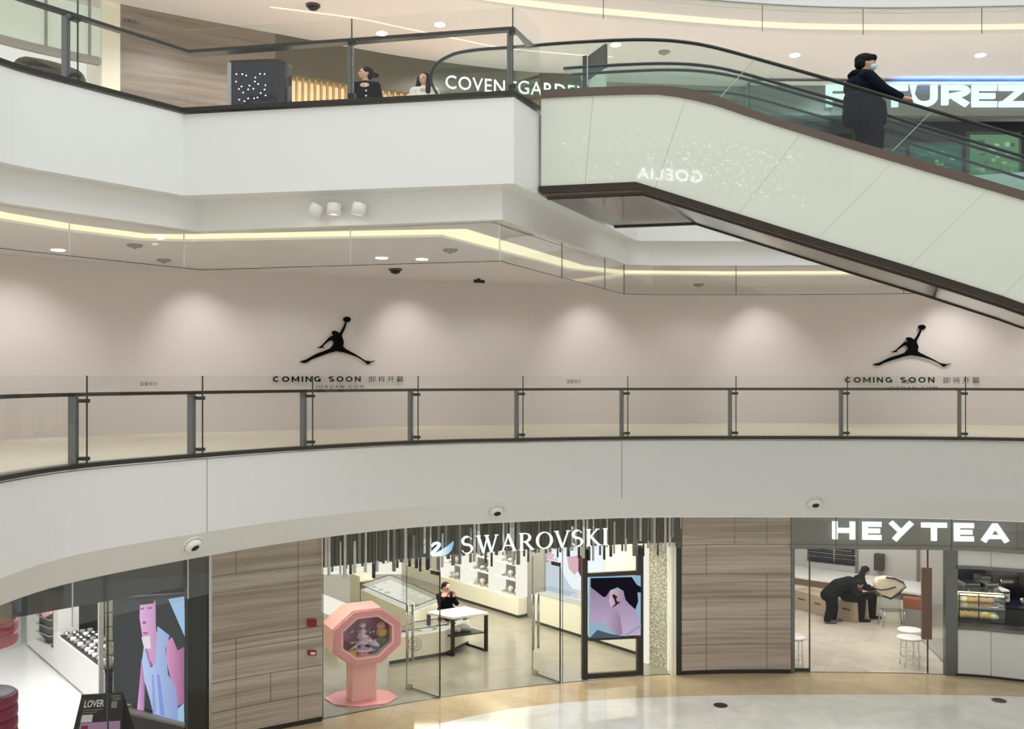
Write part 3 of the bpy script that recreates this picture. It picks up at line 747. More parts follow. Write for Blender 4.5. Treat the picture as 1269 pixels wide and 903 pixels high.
# ------------------------------------------------------------------ figures
def soft(mb, name, m, parent, vox=.014, it=4):
    o = mb.build(name, m, parent, fix=False)
    r = o.modifiers.new('remesh', 'REMESH'); r.mode = 'VOXEL'; r.voxel_size = vox; r.use_smooth_shade = True
    s = o.modifiers.new('smooth', 'SMOOTH'); s.factor = .5; s.iterations = it
    return o
def limb(mb, pts, rs):
    for (a, b), (ra, rb) in zip(zip(pts, pts[1:]), zip(rs, rs[1:])): mb.cap(a, b, ra, rb)
def hand(mb, wrist, dirv, up, side, curl=.5, s=1.0):
    """palm, four unequal bent fingers and a thumb from the side of the palm"""
    d = Vector(dirv).normalized(); u = Vector(up).normalized(); sd = d.cross(u).normalized()*side; w = Vector(wrist)
    pc = w+d*.055*s; mb.ell(pc, (.03*s,)*3); mb.cap(w, w+d*.085*s, .024*s, .03*s, 10)
    for k, (ln, o) in enumerate(((.075, -.03), (.083, -.01), (.078, .01), (.06, .03))):
        a = w+d*.085*s+sd*o*s; b = a+(d*(1-curl*.4)-u*curl*.6).normalized()*ln*.5*s; c = b+(d*(1-curl)-u*(curl+.2)).normalized()*ln*.5*s
        mb.cap(a, b, .011*s, .0095*s, 8); mb.cap(b, c, .0095*s, .008*s, 8)
    a = w+d*.03*s-sd*.028*s; b = a+(d*.6-sd*.7-u*.3).normalized()*.04*s; c = b+(d*.8-u*.5*curl).normalized()*.032*s
    mb.cap(a, b, .013*s, .011*s, 8); mb.cap(b, c, .011*s, .009*s, 8)
def head(mb, c, face, r=(.085, .105, .125)):
    """head with nose, chin, ears; face = unit plan direction; returns the turn matrix"""
    c = Vector(c); f = Vector(face).normalized(); s = Vector((0, 0, 1)).cross(f).normalized(); u = f.cross(s)
    R = Matrix((s, f, u)).transposed()
    mb.ell(c, r, R); mb.ell(c+f*r[1]*.25-u*r[2]*.5, (r[0]*.7, r[1]*.7, r[2]*.5), R)
    mb.cap(c+f*r[1]*.92+u*.015, c+f*(r[1]+.018)-u*.03, .010, .015, 8)
    for q in (-1, 1): mb.ell(c+s*q*r[0]*.98-f*.01-u*.01, (.012, .022, .034), R)
    mb.cap(c+f*r[1]*.86-u*.072-s*.02, c+f*r[1]*.86-u*.072+s*.02, .012, .012, 8)
    return R
def eyes(parent, c, R, r):
    for q in (-1, 1):
        MB().ell(Vector(c)+R @ Vector((q*r[0]*.42, r[1]*.88, .012)), (.014, .01, .008), R).build('eye', 'black', parent)
Z = lambda x, y, z: Vector((x, y, z))
# man in the dark coat on the escalator
mz = 3.765; mY = 16.4; mx = (1078-CX)*mY/F
man = thing('person', 'person in long dark navy coat and face mask riding the escalator, hand on its rail', 'person')
b = MB(); hc = Z(-.045, 0, 1.575)
R = head(b, hc, (1, -.25, -.06), (.085, .105, .13))
limb(b, [Z(-.07, 0, 1.34), Z(-.06, 0, 1.5)], [.07, .06])
limb(b, [Z(-.1, 0, 1.25), Z(-.1, 0, 1.05), Z(-.08, 0, .92)], [.14, .13, .14])
limb(b, [Z(-.1, -.17, 1.31), Z(.07, -.21, 1.09), Z(.26, -.27, .945)], [.06, .05, .032])
limb(b, [Z(-.1, .17, 1.31), Z(-.06, .22, 1.06), Z(.16, .16, 1.1)], [.06, .05, .032])
hand(b, Z(.27, -.275, .935), (1, -.1, -.4), (.2, 0, 1), 1, .55, 1.15)
hand(b, Z(.17, .155, 1.1), (1, -.3, .3), (0, 0, 1), -1, .6, 1.0)
for q, x in ((-.1, .04), (.1, -.02)):
    limb(b, [Z(-.08, q, .9), Z(x-.02, q, .5), Z(x-.02, q, .09)], [.09, .06, .04]); limb(b, [Z(x-.04, q, .05), Z(x+.15, q-.01, .035)], [.045, .035])
soft(b, 'body', 'skin', man, .011, 3)
c = MB()
limb(c, [Z(-.11, -.13, 1.31), Z(-.11, .13, 1.31)], [.105, .105]); c.ell(Z(-.11, 0, 1.2), (.21, .22, .2)); c.ell(Z(-.09, 0, .98), (.235, .215, .3)); c.ell(Z(-.06, 0, .76), (.25, .22, .2))
c.lathe([(.2, -.16), (.245, -.15), (.255, 0), (.24, .2), (.1, .3)], Z(-.065, 0, .75), 20, 1.05, .9)
limb(c, [Z(-.1, -.18, 1.31), Z(.07, -.22, 1.09), Z(.25, -.27, .95)], [.095, .078, .06])
limb(c, [Z(-.1, .18, 1.31), Z(-.05, .235, 1.06), Z(.14, .17, 1.1)], [.092, .08, .06])
soft(c, 'coat', 'navy', man, .015, 4)
c = MB(); c.lathe([(.10, 0), (.115, .03), (.085, .10), (.07, .10)], Z(-.075, 0, 1.36), 16, 1.15, 1); limb(c, [Z(-.2, -.05, 1.4), Z(-.2, .05, 1.4)], [.06, .06])
soft(c, 'hood', 'navy', man, .012, 3)
c = MB()
for q, x in ((-.1, .04), (.1, -.02)): limb(c, [Z(-.07, q, .8), Z(x-.01, q, .45), Z(x-.02, q, .1)], [.14, .11, .095])
soft(c, 'trousers', 'navy2', man, .015, 3)
c = MB()
for q, x in ((-.1, .04), (.1, -.02)): limb(c, [Z(x-.05, q, .05), Z(x+.16, q-.01, .04)], [.055, .045])
soft(c, 'shoes', 'blackc', man, .012, 2)
c = MB(); c.ell(hc+Z(-.02, 0, .06), (.125, .105, .105)); c.ell(hc+Z(-.07, 0, -.0), (.07, .098, .105)); c.ell(hc+Z(.055, -.01, .09), (.07, .085, .05)); c.ell(hc+Z(.085, -.02, .065), (.035, .07, .035))
soft(c, 'hair', 'hair', man, .01, 2)
c = MB(); c.ell(hc+R @ Z(0, .065, -.06), (.068, .062, .062), R); c.ell(hc+R @ Z(0, .095, -.035), (.03, .045, .035), R)
soft(c, 'face_mask', 'mask', man, .009, 2)
MB().tube([hc+R @ Z(-.087, .0, .0), hc+R @ Z(-.075, .05, -.03)], .004, 6).build('mask_strap', 'mask', man)
eyes(man, hc, R, (.085, .105, .13))
man.location = (mx, mY, E+mz); man.scale = (1.43, 1.43, 1.1)

def woman(name, label, px, Yd, zf, height, face, top, hairm, style, coat='blackc', seated=False):
    t = thing(name, label, 'person'); k = height/1.62
    b = MB(); hc = Z(0, 0, 1.49); r = (.078, .095, .118); R = head(b, hc, face, r)
    limb(b, [Z(0, 0, 1.28), Z(0, 0, 1.42)], [.055, .048]); limb(b, [Z(0, 0, 1.2), Z(0, 0, 1.0), Z(0, 0, .86)], [.12, .1, .13])
    for q in (-1, 1):
        limb(b, [Z(q*.15, 0, 1.26), Z(q*.2, .0, 1.0), Z(q*.17, -.08, .8)], [.045, .038, .026]); hand(b, Z(q*.17, -.085, .79), (0, -.3, -1), (0, -1, 0), q, .4, .95)
        limb(b, [Z(q*.08, 0, .84), Z(q*.08, -.01, .45), Z(q*.08, 0, .08)], [.085, .055, .038]); limb(b, [Z(q*.08, .02, .045), Z(q*.08, -.14, .03)], [.04, .032])
    soft(b, 'body', 'skin', t, .012, 3)
    c = MB(); limb(c, [Z(-.12, 0, 1.25), Z(.12, 0, 1.25)], [.085, .085]); c.ell(Z(0, 0, 1.12), (.17, .125, .2)); c.ell(Z(0, 0, .92), (.165, .135, .2)); c.ell(Z(0, 0, 1.28), (.1, .09, .075))
    for q in (-1, 1): limb(c, [Z(q*.155, 0, 1.26), Z(q*.205, 0, 1.0), Z(q*.175, -.07, .83)], [.07, .058, .045])
    soft(c, 'jacket', top, t, .014, 3)
    c = MB()
    for q in (-1, 1): limb(c, [Z(q*.08, 0, .84), Z(q*.08, 0, .1)], [.11, .07])
    soft(c, 'trousers', coat, t, .015, 3)
    for q in (-1, 1): limb(MB(), [Z(0, 0, 0), Z(0, 0, .1)], [.01, .01])
    c = MB()
    for q in (-1, 1): limb(c, [Z(q*.08, .02, .05), Z(q*.08, -.15, .035)], [.05, .04])
    soft(c, 'shoes', 'blackc', t, .012, 2)
    c = MB(); c.ell(hc+R @ Z(0, -.025, .035), (.094, .1, .105), R); c.ell(hc+R @ Z(0, -.05, -.03), (.088, .07, .09), R)
    if style == 'bun': c.ell(hc+R @ Z(0, -.15, .0), (.055, .06, .05), R)
    if style == 'long':
        c.ell(hc+R @ Z(0, -.075, -.15), (.105, .06, .2), R); [limb(c, [hc+R @ Z(q_*.078, .01, .03), hc+R @ Z(q_*.088, .03, -.1), hc+R @ Z(q_*.1, .07, -.3)], [.04, .04, .04]) for q_ in (-1, 1)]
    soft(c, 'hair', hairm, t, .01, 2); eyes(t, hc, R, r)
    if style == 'bun':
        for q in (1.2, 1.1, 1.0): MB().lathe([(.014, 0), (.014, .01), (0, .012)], Z(.03, -.135, q), 10, R=Matrix.Rotation(PI/2, 3, 'X')).build('button', 'plastic', t)
    p = XY(px, Yd); t.location = (p.x, p.y, zf); t.scale = (1.33*k, 1.33*k, k); return t
w1 = woman('person', 'person with dark hair in a bun and black buttoned jacket on the upper gallery', 453, 19.3, F3-.1, 1.70, (-1, -.45, .05), 'blackc', 'hair', 'bun')
w2 = woman('person', 'person with long dark hair and white top behind the bridge balustrade', 526, 19.6, F3-.1, 1.68, (-.45, -1, 0), 'whitec', 'hair', 'long')

# ------------------------------------------------------------------ upper gallery signs and things
plS = plane(XY(545, 26.1), XY(760, 27.55), .2)
t = thing('shop_sign', 'white neon letters of the shop on the olive fascia behind the bridge', 'shop sign', hit(552, 110, plS))
for word, x0, x1 in (('COVENT', 552, 640), ('GARDEN', 642, 728)):
    vs, fs = text_geo(word, .0, 1.08); yy = 93 if x0 < 600 else 99.5
    flat_to_plane(vs, fs, plS, (x0, yy, x1, yy+16.5), .03).build('lettering', 'neon', t)
plF = plane(along(WALL3, 1020), along(WALL3, 1290), .06)
t = thing('shop_sign', 'large glowing heavy capital letters of the game hall behind the escalators', 'shop sign', hit(1022, 132, plF))
for ch, x0, x1 in (('F', 1023, 1051), ('U', 1056, 1090), ('T', 1092, 1124), ('U', 1127, 1160.5), ('R', 1166, 1201), ('E', 1203.5, 1234), ('Z', 1237, 1273)):
    place_letters(block_letters(ch, .25, .1, dict(F=.95, U=1.05, T=1.05, R=1.1, E=.98, Z=1.1)), plF, (x0, 106, x1, 133), .09, 'letter', 'signcool', t)
# cabinet-like dark kiosk
kY = 18.4; a = XY(284, kY); bq = XY(347, kY-.15)
t = thing('kiosk', 'dark grey kiosk with rounded top corners in front of the stone wall', 'kiosk', (*a, F3-.1))
kt = E+(467-78)*kY/F
a2 = XY(336, kY-.1); d = (a2-a).normalized(); nn = Vector((-d.y, d.x)); w = (a2-a).length
prof = [a+nn*.5, a+nn*.05, a+d*.04]+[a2+d*(.24*math.sin(x))+nn*(.3-.3*math.cos(x)) for x in [PI/2*i/7 for i in range(8)]]+[a2+d*.24+nn*.5]
MB().prism([tuple(p) for p in prof], F3-.1, kt).build('casing', 'kiosk', t)
cm = sum(prof, Vector((0, 0)))/len(prof); MB().prism([tuple(cm+(p-cm)*1.02) for p in prof], kt, kt+.05).build('top_cap', 'dbrown', t)
MB().span(a-nn*.02-d*.03, a+d*.05-nn*.02, F3-.1, kt, .06).build('edge_strip', 'steel2', t)
random.seed(4)
lts = thing('string_lights', 'tiny glowing dots imitating mirrored lights on the dark kiosk front', 'string lights', (*a, kt-1))  # reflections on the kiosk glass, built as small glowing dots
for i in range(26):
    u = .12+(w-.2)*((i % 6)+random.uniform(.1, .9))/6; z = kt-.2-.66*((i//6)+random.uniform(.1, .9))/4.4
    MB().ell(Vector((*(a+d*u-nn*.012), z)), (.010, .007, .0075), n=8, m=5).build('bulb', 'lamp', lts)
# rounded dark seat in the bright shop
sp = catmull([P(16, 78, 17.4), P(22, 71.5, 17.4), P(34, 69.5, 17.4), P(60, 74, 17.6), P(84, 81, 17.8), P(98, 87, 17.9), P(105, 94, 18), P(108, 107, 18)], 4)
t = thing('massage_chair', 'rounded dark olive-grey seat by the rail of the bright upper shop', 'seat', (sp[0].x, sp[0].y, F3-.1))
prof = [Vector(p) for p in sp]+[Vector((sp[-1].x, sp[-1].y, F3-.1)), Vector((sp[0].x, sp[0].y, F3-.1))]
MB().poly3(prof, (-.38, .7, 0)).build('shell', 'olive', t, .05)
pr2 = [p+Vector((.12, -.02, -.18)) if i < len(sp) else p+Vector((.12 if i == len(sp)+1 else -.1, -.02, 0)) for i, p in enumerate(prof)]
pr2 = [Vector((min(p.x, sp[-1].x-.08), p.y, p.z)) for p in pr2]
MB().poly3(pr2, (0, .03, 0)).build('side_pad', 'dgrey', t)
# wall shelf line in the bright shop
MBx = MB().span(XY(-60, 21.5), XY(60, 22.4), F3+1.95, F3+2.03, .3); tag(MBx.build('wall_shelf', 'grey'), 'thin grey shelf on the bright wall of the upper shop', 'shelf')
# standing direction board
a = P(722, 69, 20.6); bb = P(745, 76, 20.1)
t = thing('standing_sign', 'dark upright notice board with pale base near the escalator head', 'sign', (a.x, a.y, F3-.1))
zt = a.z; q0, q1 = Vector(a.xy), Vector(bb.xy)+Vector((.05, -.3))
MB().span(q0+Vector((.1, 0)), q1, zt-.52, zt-.02, .06).build('board', 'dgrey', t)
MB().span(q0, q0+Vector((.1, -.03)), F3-.1, zt, .1).build('post', 'dsteel', t)
MB().span(q0+Vector((.12, .02)), q1+Vector((0, .02)), F3-.1, zt-.54, .04).build('lower_panel', 'plastic', t)
# game hall things
plG = plane(along(WALL3, 1090), along(WALL3, 1330), -.9)
gm = [emis('screen_%d' % i, c, s) for i, (c, s) in enumerate((((.22, .42, .22), .7), ((.12, .3, .27), .5), ((.6, .72, .35), .8), ((.45, .75, .65), .8), ((.08, .14, .3), .6), ((.28, .5, .22), .8)))]
for k, (x0, x1, y0, y1) in enumerate(((1198, 1266, 163, 262), (1272, 1340, 163, 270), (1128, 1192, 176, 262), (1064, 1122, 182, 250), (980, 1050, 172, 240))):
    l = ['glowing green game machine behind the escalators', 'glowing game machine beside the green one, cut by the frame', 'dim green-blue game machine next to the bright green one', 'dark game machine with few lights behind the man on the escalator', 'dark teal game machine under the sign band'][k]
    q = hit(x0, y1, plG); t = thing('game_machine', l, 'game machine', (q.x, q.y, F3-.1), 'game machines in the hall')
    n = Vector((plG[2].x, plG[2].y, 0)); c = [hit(x0, y0, plG), hit(x1, y0, plG)]
    MB().span(Vector(c[0].xy), Vector(c[1].xy), F3-.1, c[0].z, 1.2).build('cabinet', 'dgrey', t)
    mi = [0, 0, 1, 4, 1][k]
    traced([(x0+4, y0+4), (x1-4, y0+4), (x1-4, y0+60), (x0+4, y0+60)], plG, .02, 'screen', gm[mi], t, .002)
    random.seed(20+k)
    for i in range(34 if k < 3 else 8):
        cx = random.uniform(x0+8, x1-14); cy = random.uniform(y0+10, y0+54); ww = random.uniform(3, 11); hh = random.uniform(1.5, 5)
        traced([(cx, cy), (cx+ww, cy+random.uniform(-1, 1)), (cx+ww*.9, cy+hh), (cx+.5, cy+hh*.8)], plG, .012, 'panel_light', gm[random.choice((0, 1, 2, 3, 4, 5))], t, .022)
# ------------------------------------------------------------------ ceiling fittings
def ceiling_disc(name, lbl, cat, px, py, z, r, m, drop=.02, lens=None, group=None):
    p = CEIL(px, py, z); t = thing(name, lbl, cat, (p.x, p.y, z), group)
    c = Z(p.x, p.y, z)
    MB().lathe([(r, 0), (r, -drop*.4), (r*.8, -drop*.5), (r*.74, -drop*.4)], c, 20, K, K).build('ring', m, t)
    MB().lathe([(r*.8, -drop*.4), (r*.78, -drop), (0, -drop*1.2)], c, 20, K, K).build('lens', lens or m, t); return t
for px, py, z, where in ((545, 30, CE3, 'above the bridge landing'), (985, 68, CE3, 'just ahead of the man on the escalator'), (1215, 68, CE3, 'over the game hall sign'), (763, 55, CE3, 'over the notice board'), (473, 41, CE3, 'above the bun-haired person'), (473, 319, CE2, 'over the hoarding emblem beside the black dome'), (523, 320.5, CE2, 'next to the black dome camera on the lower ceiling'), (72, 309, CE2, 'behind the first smoke curtain pane')):
    ceiling_disc('downlight', 'round recessed ceiling downlight '+where, 'downlight', px, py, z, .13, 'plastic', .02, 'lamp')
for px, py, z, l in ((823, 64, CE3, 'grey conical sprinkler on the upper ceiling above the escalators'), (203, 321.5, CE2, 'small smoke detector on the lower ceiling by the stone wall side'), (866, 352, CE2, 'small round smoke detector beside the exit box'), (167, 303, CE2, 'flat round detector on the lower ceiling near the light strip bend'), (558, 309, CE2, 'flat detector on the lower ceiling under the bridge corner')):
    p = CEIL(px, py, z); t = thing('smoke_detector', l, 'smoke detector', (p.x, p.y, z))
    MB().lathe([(.12, 0), (.11, -.04), (.05, -.07), (0, -.07)], p, 16, K, K).build('housing', 'grey', t); MB().lathe([(.03, -.07), (.03, -.09), (0, -.09)], p, 12).build('sensor', 'steel2', t)
for px, py, z, l in ((490, 333, CE2, 'black dome camera on the ceiling above the hoarding emblem'), (388, 6, CE3, 'black dome camera on the upper ceiling above the stone wall')):
    p = CEIL(px, py, z); t = thing('ceiling_camera', l, 'security camera', (p.x, p.y, z))
    MB().lathe([(.13, 0), (.13, -.04), (.1, -.05)], p, 16, K, K).build('base', 'dgrey', t)
    MB().lathe([(.1, -.045), (.085, -.1), (.04, -.13), (0, -.135)], p, 16, K, K).build('dome', 'black', t)
p = CEIL(593, 345, CE2); t = thing('ceiling_camera', 'small black camera on a bracket below the lower ceiling', 'security camera', (p.x, p.y, CE2))
MB().box(p+Z(0, 0, -.03), (.1, .1, .06)).build('bracket', 'black', t); MB().tube([p+Z(-.13, 0, -.07), p+Z(.17, -.03, -.09)], .045, 10).build('body', 'black', t)
p = CEIL(847, 357, CE2); t = thing('exit_sign', 'small black and pale hanging exit box under the lower ceiling', 'exit sign', (p.x, p.y, CE2))
MB().box(p+Z(0, 0, -.04), (.45, .1, .07)).build('casing', 'black', t); MB().box(p+Z(.05, -.052, -.05), (.3, .006, .03)).build('face', 'plastic', t)
# three canister spotlights under the upper fascia
rp = offset(EDGE3, .28)
for i, (px, tilt, l) in enumerate(((385, .5, 'white canister spotlight tilted outwards, first of the trio under the upper fascia'), (417, .05, 'white canister spotlight pointing straight down in the middle of the trio'), (441, .25, 'white canister spotlight of the trio, the one closest to the bridge corner'))):
    a = along(rp, px+ (9 if i == 0 else 6 if i == 2 else 0)); z = E+(467-(262 if i != 0 else 263))*a.y/F
    t = thing('spotlight', l, 'spotlight', (a.x, a.y, z), 'canister spotlights')
    c = Z(a.x-.0, a.y-.22, z); Rm = Matrix.Rotation(tilt, 3, 'Y')
    MB().tube([Z(a.x+.08, a.y, z+.03), Z(a.x+.02, a.y-.16, z+.03)], .035, 10).build('arm', 'plastic', t)
    MB().lathe([(.075, 0), (.075, -.02), (0, -.02)], Z(a.x+.08, a.y-.0, z+.03), 16, R=Matrix.Rotation(-PI/2, 3, 'X')).build('wall_plate', 'plastic', t)
    mb = MB(); mb.lathe([(0, .11), (.09, .11), (.1, .09), (.1, -.1), (.085, -.1), (.08, -.06), (0, -.06)], c, 20, 1.25, 1.1, Rm); mb.build('canister', 'plastic', t)
    MB().lathe([(.078, -.075), (0, -.075)], c, 16, 1.25, 1.1, Rm).build('lamp_face', 'lamp', t)
# round nozzles in the slanted lip
for px, py, l in ((244, 676, 'round white jet nozzle in the gallery lip above the stone pier'), (617, 634, 'round white jet nozzle in the gallery lip above the swan sign'), (1011, 623.5, 'round white jet nozzle in the gallery lip above the tea shop')):
    e_ = along(EDGE2, px); q = along(EDGE2, px+4); d = (q-e_).normalized(); n = Vector((-d.y, d.x))
    fr = .55 if px < 300 else .36
    fr = ((py-HY)*e_.y/F-2.8)/.5
    c = Z(*(e_+n*.3*fr), E-2.8-.5*fr); nz = Z(-n.x, -n.y, -.6).normalized(); sxx = Z(d.x, d.y, 0); up = sxx.cross(nz)
    if up.z < 0: up = -up
    Rm = Matrix((sxx, up, nz)).transposed(); t = thing('jet_nozzle', l, 'air nozzle', c)
    MB().lathe([(.19, -.01), (.19, .02), (.165, .03), (.15, .0), (.145, -.0)], c, 28, 1.18, 1, Rm).build('flange', 'plastic', t)
    MB().lathe([(.15, .0), (.14, .05), (.105, .1), (.075, .115), (.07, .06)], c, 28, 1.18, 1, Rm).build('ball', 'plastic', t)
    MB().lathe([(.073, .085), (0, .085)], c, 24, 1.18, 1, Rm).build('opening', 'dgrey', t)
# ------------------------------------------------------------------ hoarding emblems and lettering
jz = [(617,122),(632,122),(628,145),(618,175),(605,200),(594,225),(600,245),(610,275),(606,300),(604,312),(625,330),(660,350),(700,372),(740,397),(775,420),(800,425),(825,428),(858,420),(845,432),(820,440),(805,452),(795,455),(780,440),(745,415),(700,390),(650,372),(600,358),(550,350),(500,362),(450,380),(400,398),(350,418),(325,435),(300,443),(270,438),(265,430),(285,422),(318,414),(315,406),(324,408),(350,392),(400,365),(450,348),(500,328),(520,302),(530,290),(522,272),(512,262),(490,272),(465,292),(447,308),(452,326),(443,320),(432,325),(420,325),(395,320),(422,312),(440,298),(460,275),(485,248),(505,232),(525,225),(518,212),(512,200),(520,190),(540,188),(560,195),(575,208),(582,200),(600,165),(612,140)]
for dx, k, wall_a, wall_b, which in ((0, 1.0, 372, 466, 'first'), (713.5, 1.0, 1083, 1180, 'second')):
    plJ = plane(along(WALLC, wall_a), along(WALLC, wall_b), .04)
    def jx(zx): return (330+zx/6.345)+dx if dx == 0 else 1082+(330+zx/6.345-372)*(1180-1082)/(466-372)
    def jy(zy): return 380+zy/6.345 if dx == 0 else 402+(380+zy/6.345-392)*(454.5-402)/(451.5-392)
    pts = [(jx(a), jy(b)) for a, b in jz]
    t = thing('wall_emblem', 'black leaping-player emblem on the hoarding %s' % ('under the black dome camera' if dx == 0 else 'below the escalator soffit'), 'emblem', hit(*pts[0], plJ), 'leaping-player emblems on the hoarding')
    traced(pts, plJ, .012, 'figure', 'ink', t)
    traced([(jx(634+31*math.cos(a*PI/14)), jy(100+23*math.sin(a*PI/14))) for a in range(28)], plJ, .012, 'ball', 'ink', t)
    rows = (('COMING SOON', .012, 1.25, (338, 466, 447, 473.2) if dx == 0 else (1047, 467, 1158, 474)), ('即将开幕', .0, 1.4, (457, 466, 500, 473.4) if dx == 0 else (1169, 467.3, 1214, 475)), ('JORDAN.COM', 0, 1.5, (391, 477.5, 450, 482.3) if dx == 0 else (1099, 478.5, 1161, 483.5)))
    plT = plane(along(WALLC, rows[0][3][0]), along(WALLC, rows[1][3][2]), .06)
    t = thing('wall_lettering', 'black opening announcement lettering under the emblem %s' % ('near the black dome camera' if dx == 0 else 'below the escalator soffit'), 'lettering', hit(rows[0][3][0], 473, plT), 'announcement lettering on the hoarding')
    place_letters(block_letters('COMING SOON', .24, .34, dict(O=1.1, C=1.0, G=1.05, N=.95, M=1.15, S=.9)), plT, rows[0][3], .006, 'letter', 'ink', t)
    for txt, bold, sp_, rect in rows[1:]:
        vs, fs = text_geo(txt, bold, sp_); flat_to_plane(vs, fs, plT, rect, .006).build('text_line', 'ink', t)
# small printed notices on the rail glass and stone wall
for px, py, w_, pth, off, l in ((184, 475.5, 22, EDGE2, -.045, 'tiny printed notice on the gallery rail glass above the stone pier'), (711, 472.5, 18, EDGE2, -.045, 'tiny printed notice on the gallery rail glass above the swan sign'), (1127, 473, 18, EDGE2, -.045, 'tiny printed notice on the gallery rail glass above the tea shop'), (163, 24, 22, WALLC, -.03, 'tiny printed notice high on the upper stone wall')):
    pl_ = plane(along(offset(pth, off), px-w_/2), along(offset(pth, off), px+w_/2), 0)
    vs, fs = text_geo('温馨提示', .0, 1.1); o = flat_to_plane(vs, fs, pl_, (px-w_/2, py-2.6, px+w_/2, py+2.4), .002).build('glass_notice', 'dgrey'); tag(o, l, 'notice')

# ------------------------------------------------------------------ opposite gallery of the atrium: lit sign and string lights that the glossy cladding mirrors
def mirror_at(px, py, Y):
    h = hit(px, py, PL0); r = h-Z(0, 0, E); n = Z(eN.x, eN.y, 0); r = r-n*2*r.dot(n); k = (Y-h.y)/r.y
    return h+r*k
OY = -5.0
ls = thing('string_lights', 'many tiny string lights hung across the opposite side of the atrium', 'string lights', mirror_at(840, 190, OY)); ls['kind'] = 'stuff'
random.seed(31); mb = MB()
for i in range(240):
    px = random.uniform(695, 1000); lo = 158+max(0, px-800)*.16; px = 695+305*(((i*7) % 30)+random.random())/30; lo = 158+max(0, px-800)*.16; py = lo+66*((i//30)+random.random())/8
    if 784 < px < 874 and py > 203: continue
    q = mirror_at(px, py, OY+.4+random.random()*.5); mb.ell(q, (.021, .021, .02), n=6, m=4)
mb.build('bulb', emis('far_bulb', (1, 1, 1), 22), ls)
so = thing('shop_sign', 'white lit shop lettering on the opposite side of the atrium', 'shop sign', mirror_at(830, 217, OY))
vs, fs = text_geo('GOELIA', .0, 1.15); ax = min(v[0] for v in vs); bx = max(v[0] for v in vs); ay = min(v[1] for v in vs); by = max(v[1] for v in vs); mb = MB()
for v in vs:
    u = (v[0]-ax)/(bx-ax); w = (v[1]-ay)/(by-ay); mb.v.append(mirror_at(870-80*u, 226-5*u-14*w+0, OY))
for f in fs: mb.face(f)
mb.build('lettering', emis('far_letters', (1, 1, 1), 16), so, fix=False)
q = mirror_at(830, 217, OY-.3); struct(MB().box((q.x, OY-.3, q.z), (14, .3, 2.2)).build('wall_opposite', 'grey'))
# ------------------------------------------------------------------ jewellery shop front
sp = lambda px, fwd=0.0: along(offset(SHOP, -fwd) if fwd else SHOP, px)
def chord(a, b, fwd=0.0): return plane(sp(a), sp(b), fwd)
def glassrun(name, a, b, z0, z1, m='shopglass', off=.1, kind=True, edge=True, lbl=None):
    s = sub(offset(SHOP, off), a, b); o = MB().wall(s, z0, z1, .014).build(name, m)
    if kind: struct(o, lbl)
    if edge:
        for p, q in ((s[0], s[1]), (s[-1], s[-2])):
            d = (q-p).normalized(); struct(MB().span(p-d*.004, p+d*.012, z0, z1, .018).build('window_edge', 'glassedge'))
    return o
glassrun('window_1', 400, 545, .01, 3.6, lbl='frameless glass pane in front of the pink pedestal case')
glassrun('window_2', 697, 722, .01, 3.6)
glassrun('window_3', 797, 838, .01, 3.6)
# canopy of dark upright sticks
ctr = sp(620); t = thing('stick_canopy', 'shaggy canopy of black and steel upright sticks over the jewellery shopfront', 'canopy', (ctr.x, ctr.y, 3.2))
MB().wall(offset(sub(SHOP, 401, 843), -.02), 3.38, LIP+.02, .1).build('backing', 'darkglass', t)
random.seed(11)
for i in range(98):
    px = 403+i*4.48+random.uniform(-1, 1); dep = random.uniform(.04, .22); a = sp(px, dep); q = sp(px+3, dep); d = (q-a).normalized()
    w = random.uniform(.035, .075); zb = random.uniform(3.02, 3.34) if i % 3 else random.uniform(3.3, 3.55); zt_ = LIP-.0 if i % 4 else random.uniform(3.9, 4.25)
    MB().span(a, a+d*w, zb, zt_, w).build('stick', random.choice(('steel', 'steel2', 'black', 'dsteel', 'steel2', 'darkglass', 'dbrown')), t)
# lit sign
plW = plane(sp(530), sp(752), .30)
t = thing('shop_sign', 'white lit serif lettering with blue-white swan on the stick canopy', 'shop sign', hit(640, 680, plW))
LS = serif_letters('SWAROVSKI')
ax = min(v[0] for l in LS for v in l[0]); bx = max(v[0] for l in LS for v in l[0])
pL, pR = hit(571.5, 686, plW), hit(752, 686, plW); nW = Vector((plW[2].x, plW[2].y, 0)); zb0 = pL.z; hh = hit(571.5, 664.5, plW).z-zb0
for vs, fs in LS:
    mb = MB(); k = len(vs)
    for q_ in (0, 1):
        for v in vs:
            p = pL.lerp(pR, (v[0]-ax)/(bx-ax)); p.z = zb0+hh*v[1]; mb.v.append(p+nW*(.06*q_))
    for f in fs:
        mb.face([k+i for i in f]); mb.face(list(reversed(f)))
        for i in range(4): mb.face((f[i], f[(i+1) % 4], k+f[(i+1) % 4], k+f[i]))
    mb.build('letter', 'sign', t)
sw = [(92,262),(88,245),(105,222),(140,213),(165,222),(168,245),(150,270),(125,300),(118,312),(150,302),(190,277),(230,252),(258,228),(278,210),(272,250),(255,290),(230,315),(190,333),(140,338),(95,338),(80,325),(84,305),(110,280),(135,255),(142,240),(130,233),(110,243)]
m_, nt_, N_, L_2 = nodes('swan_glow'); em = N_.new('ShaderNodeEmission'); ou = N_.new('ShaderNodeOutputMaterial'); tc_ = N_.new('ShaderNodeTexCoord'); gr = N_.new('ShaderNodeSeparateXYZ'); rp_ = N_.new('ShaderNodeValToRGB')
rp_.color_ramp.elements[0].color = (.9, 1, 1, 1); rp_.color_ramp.elements[0].position = .35; rp_.color_ramp.elements[1].color = (.18, .5, .8, 1); rp_.color_ramp.elements[1].position = .95
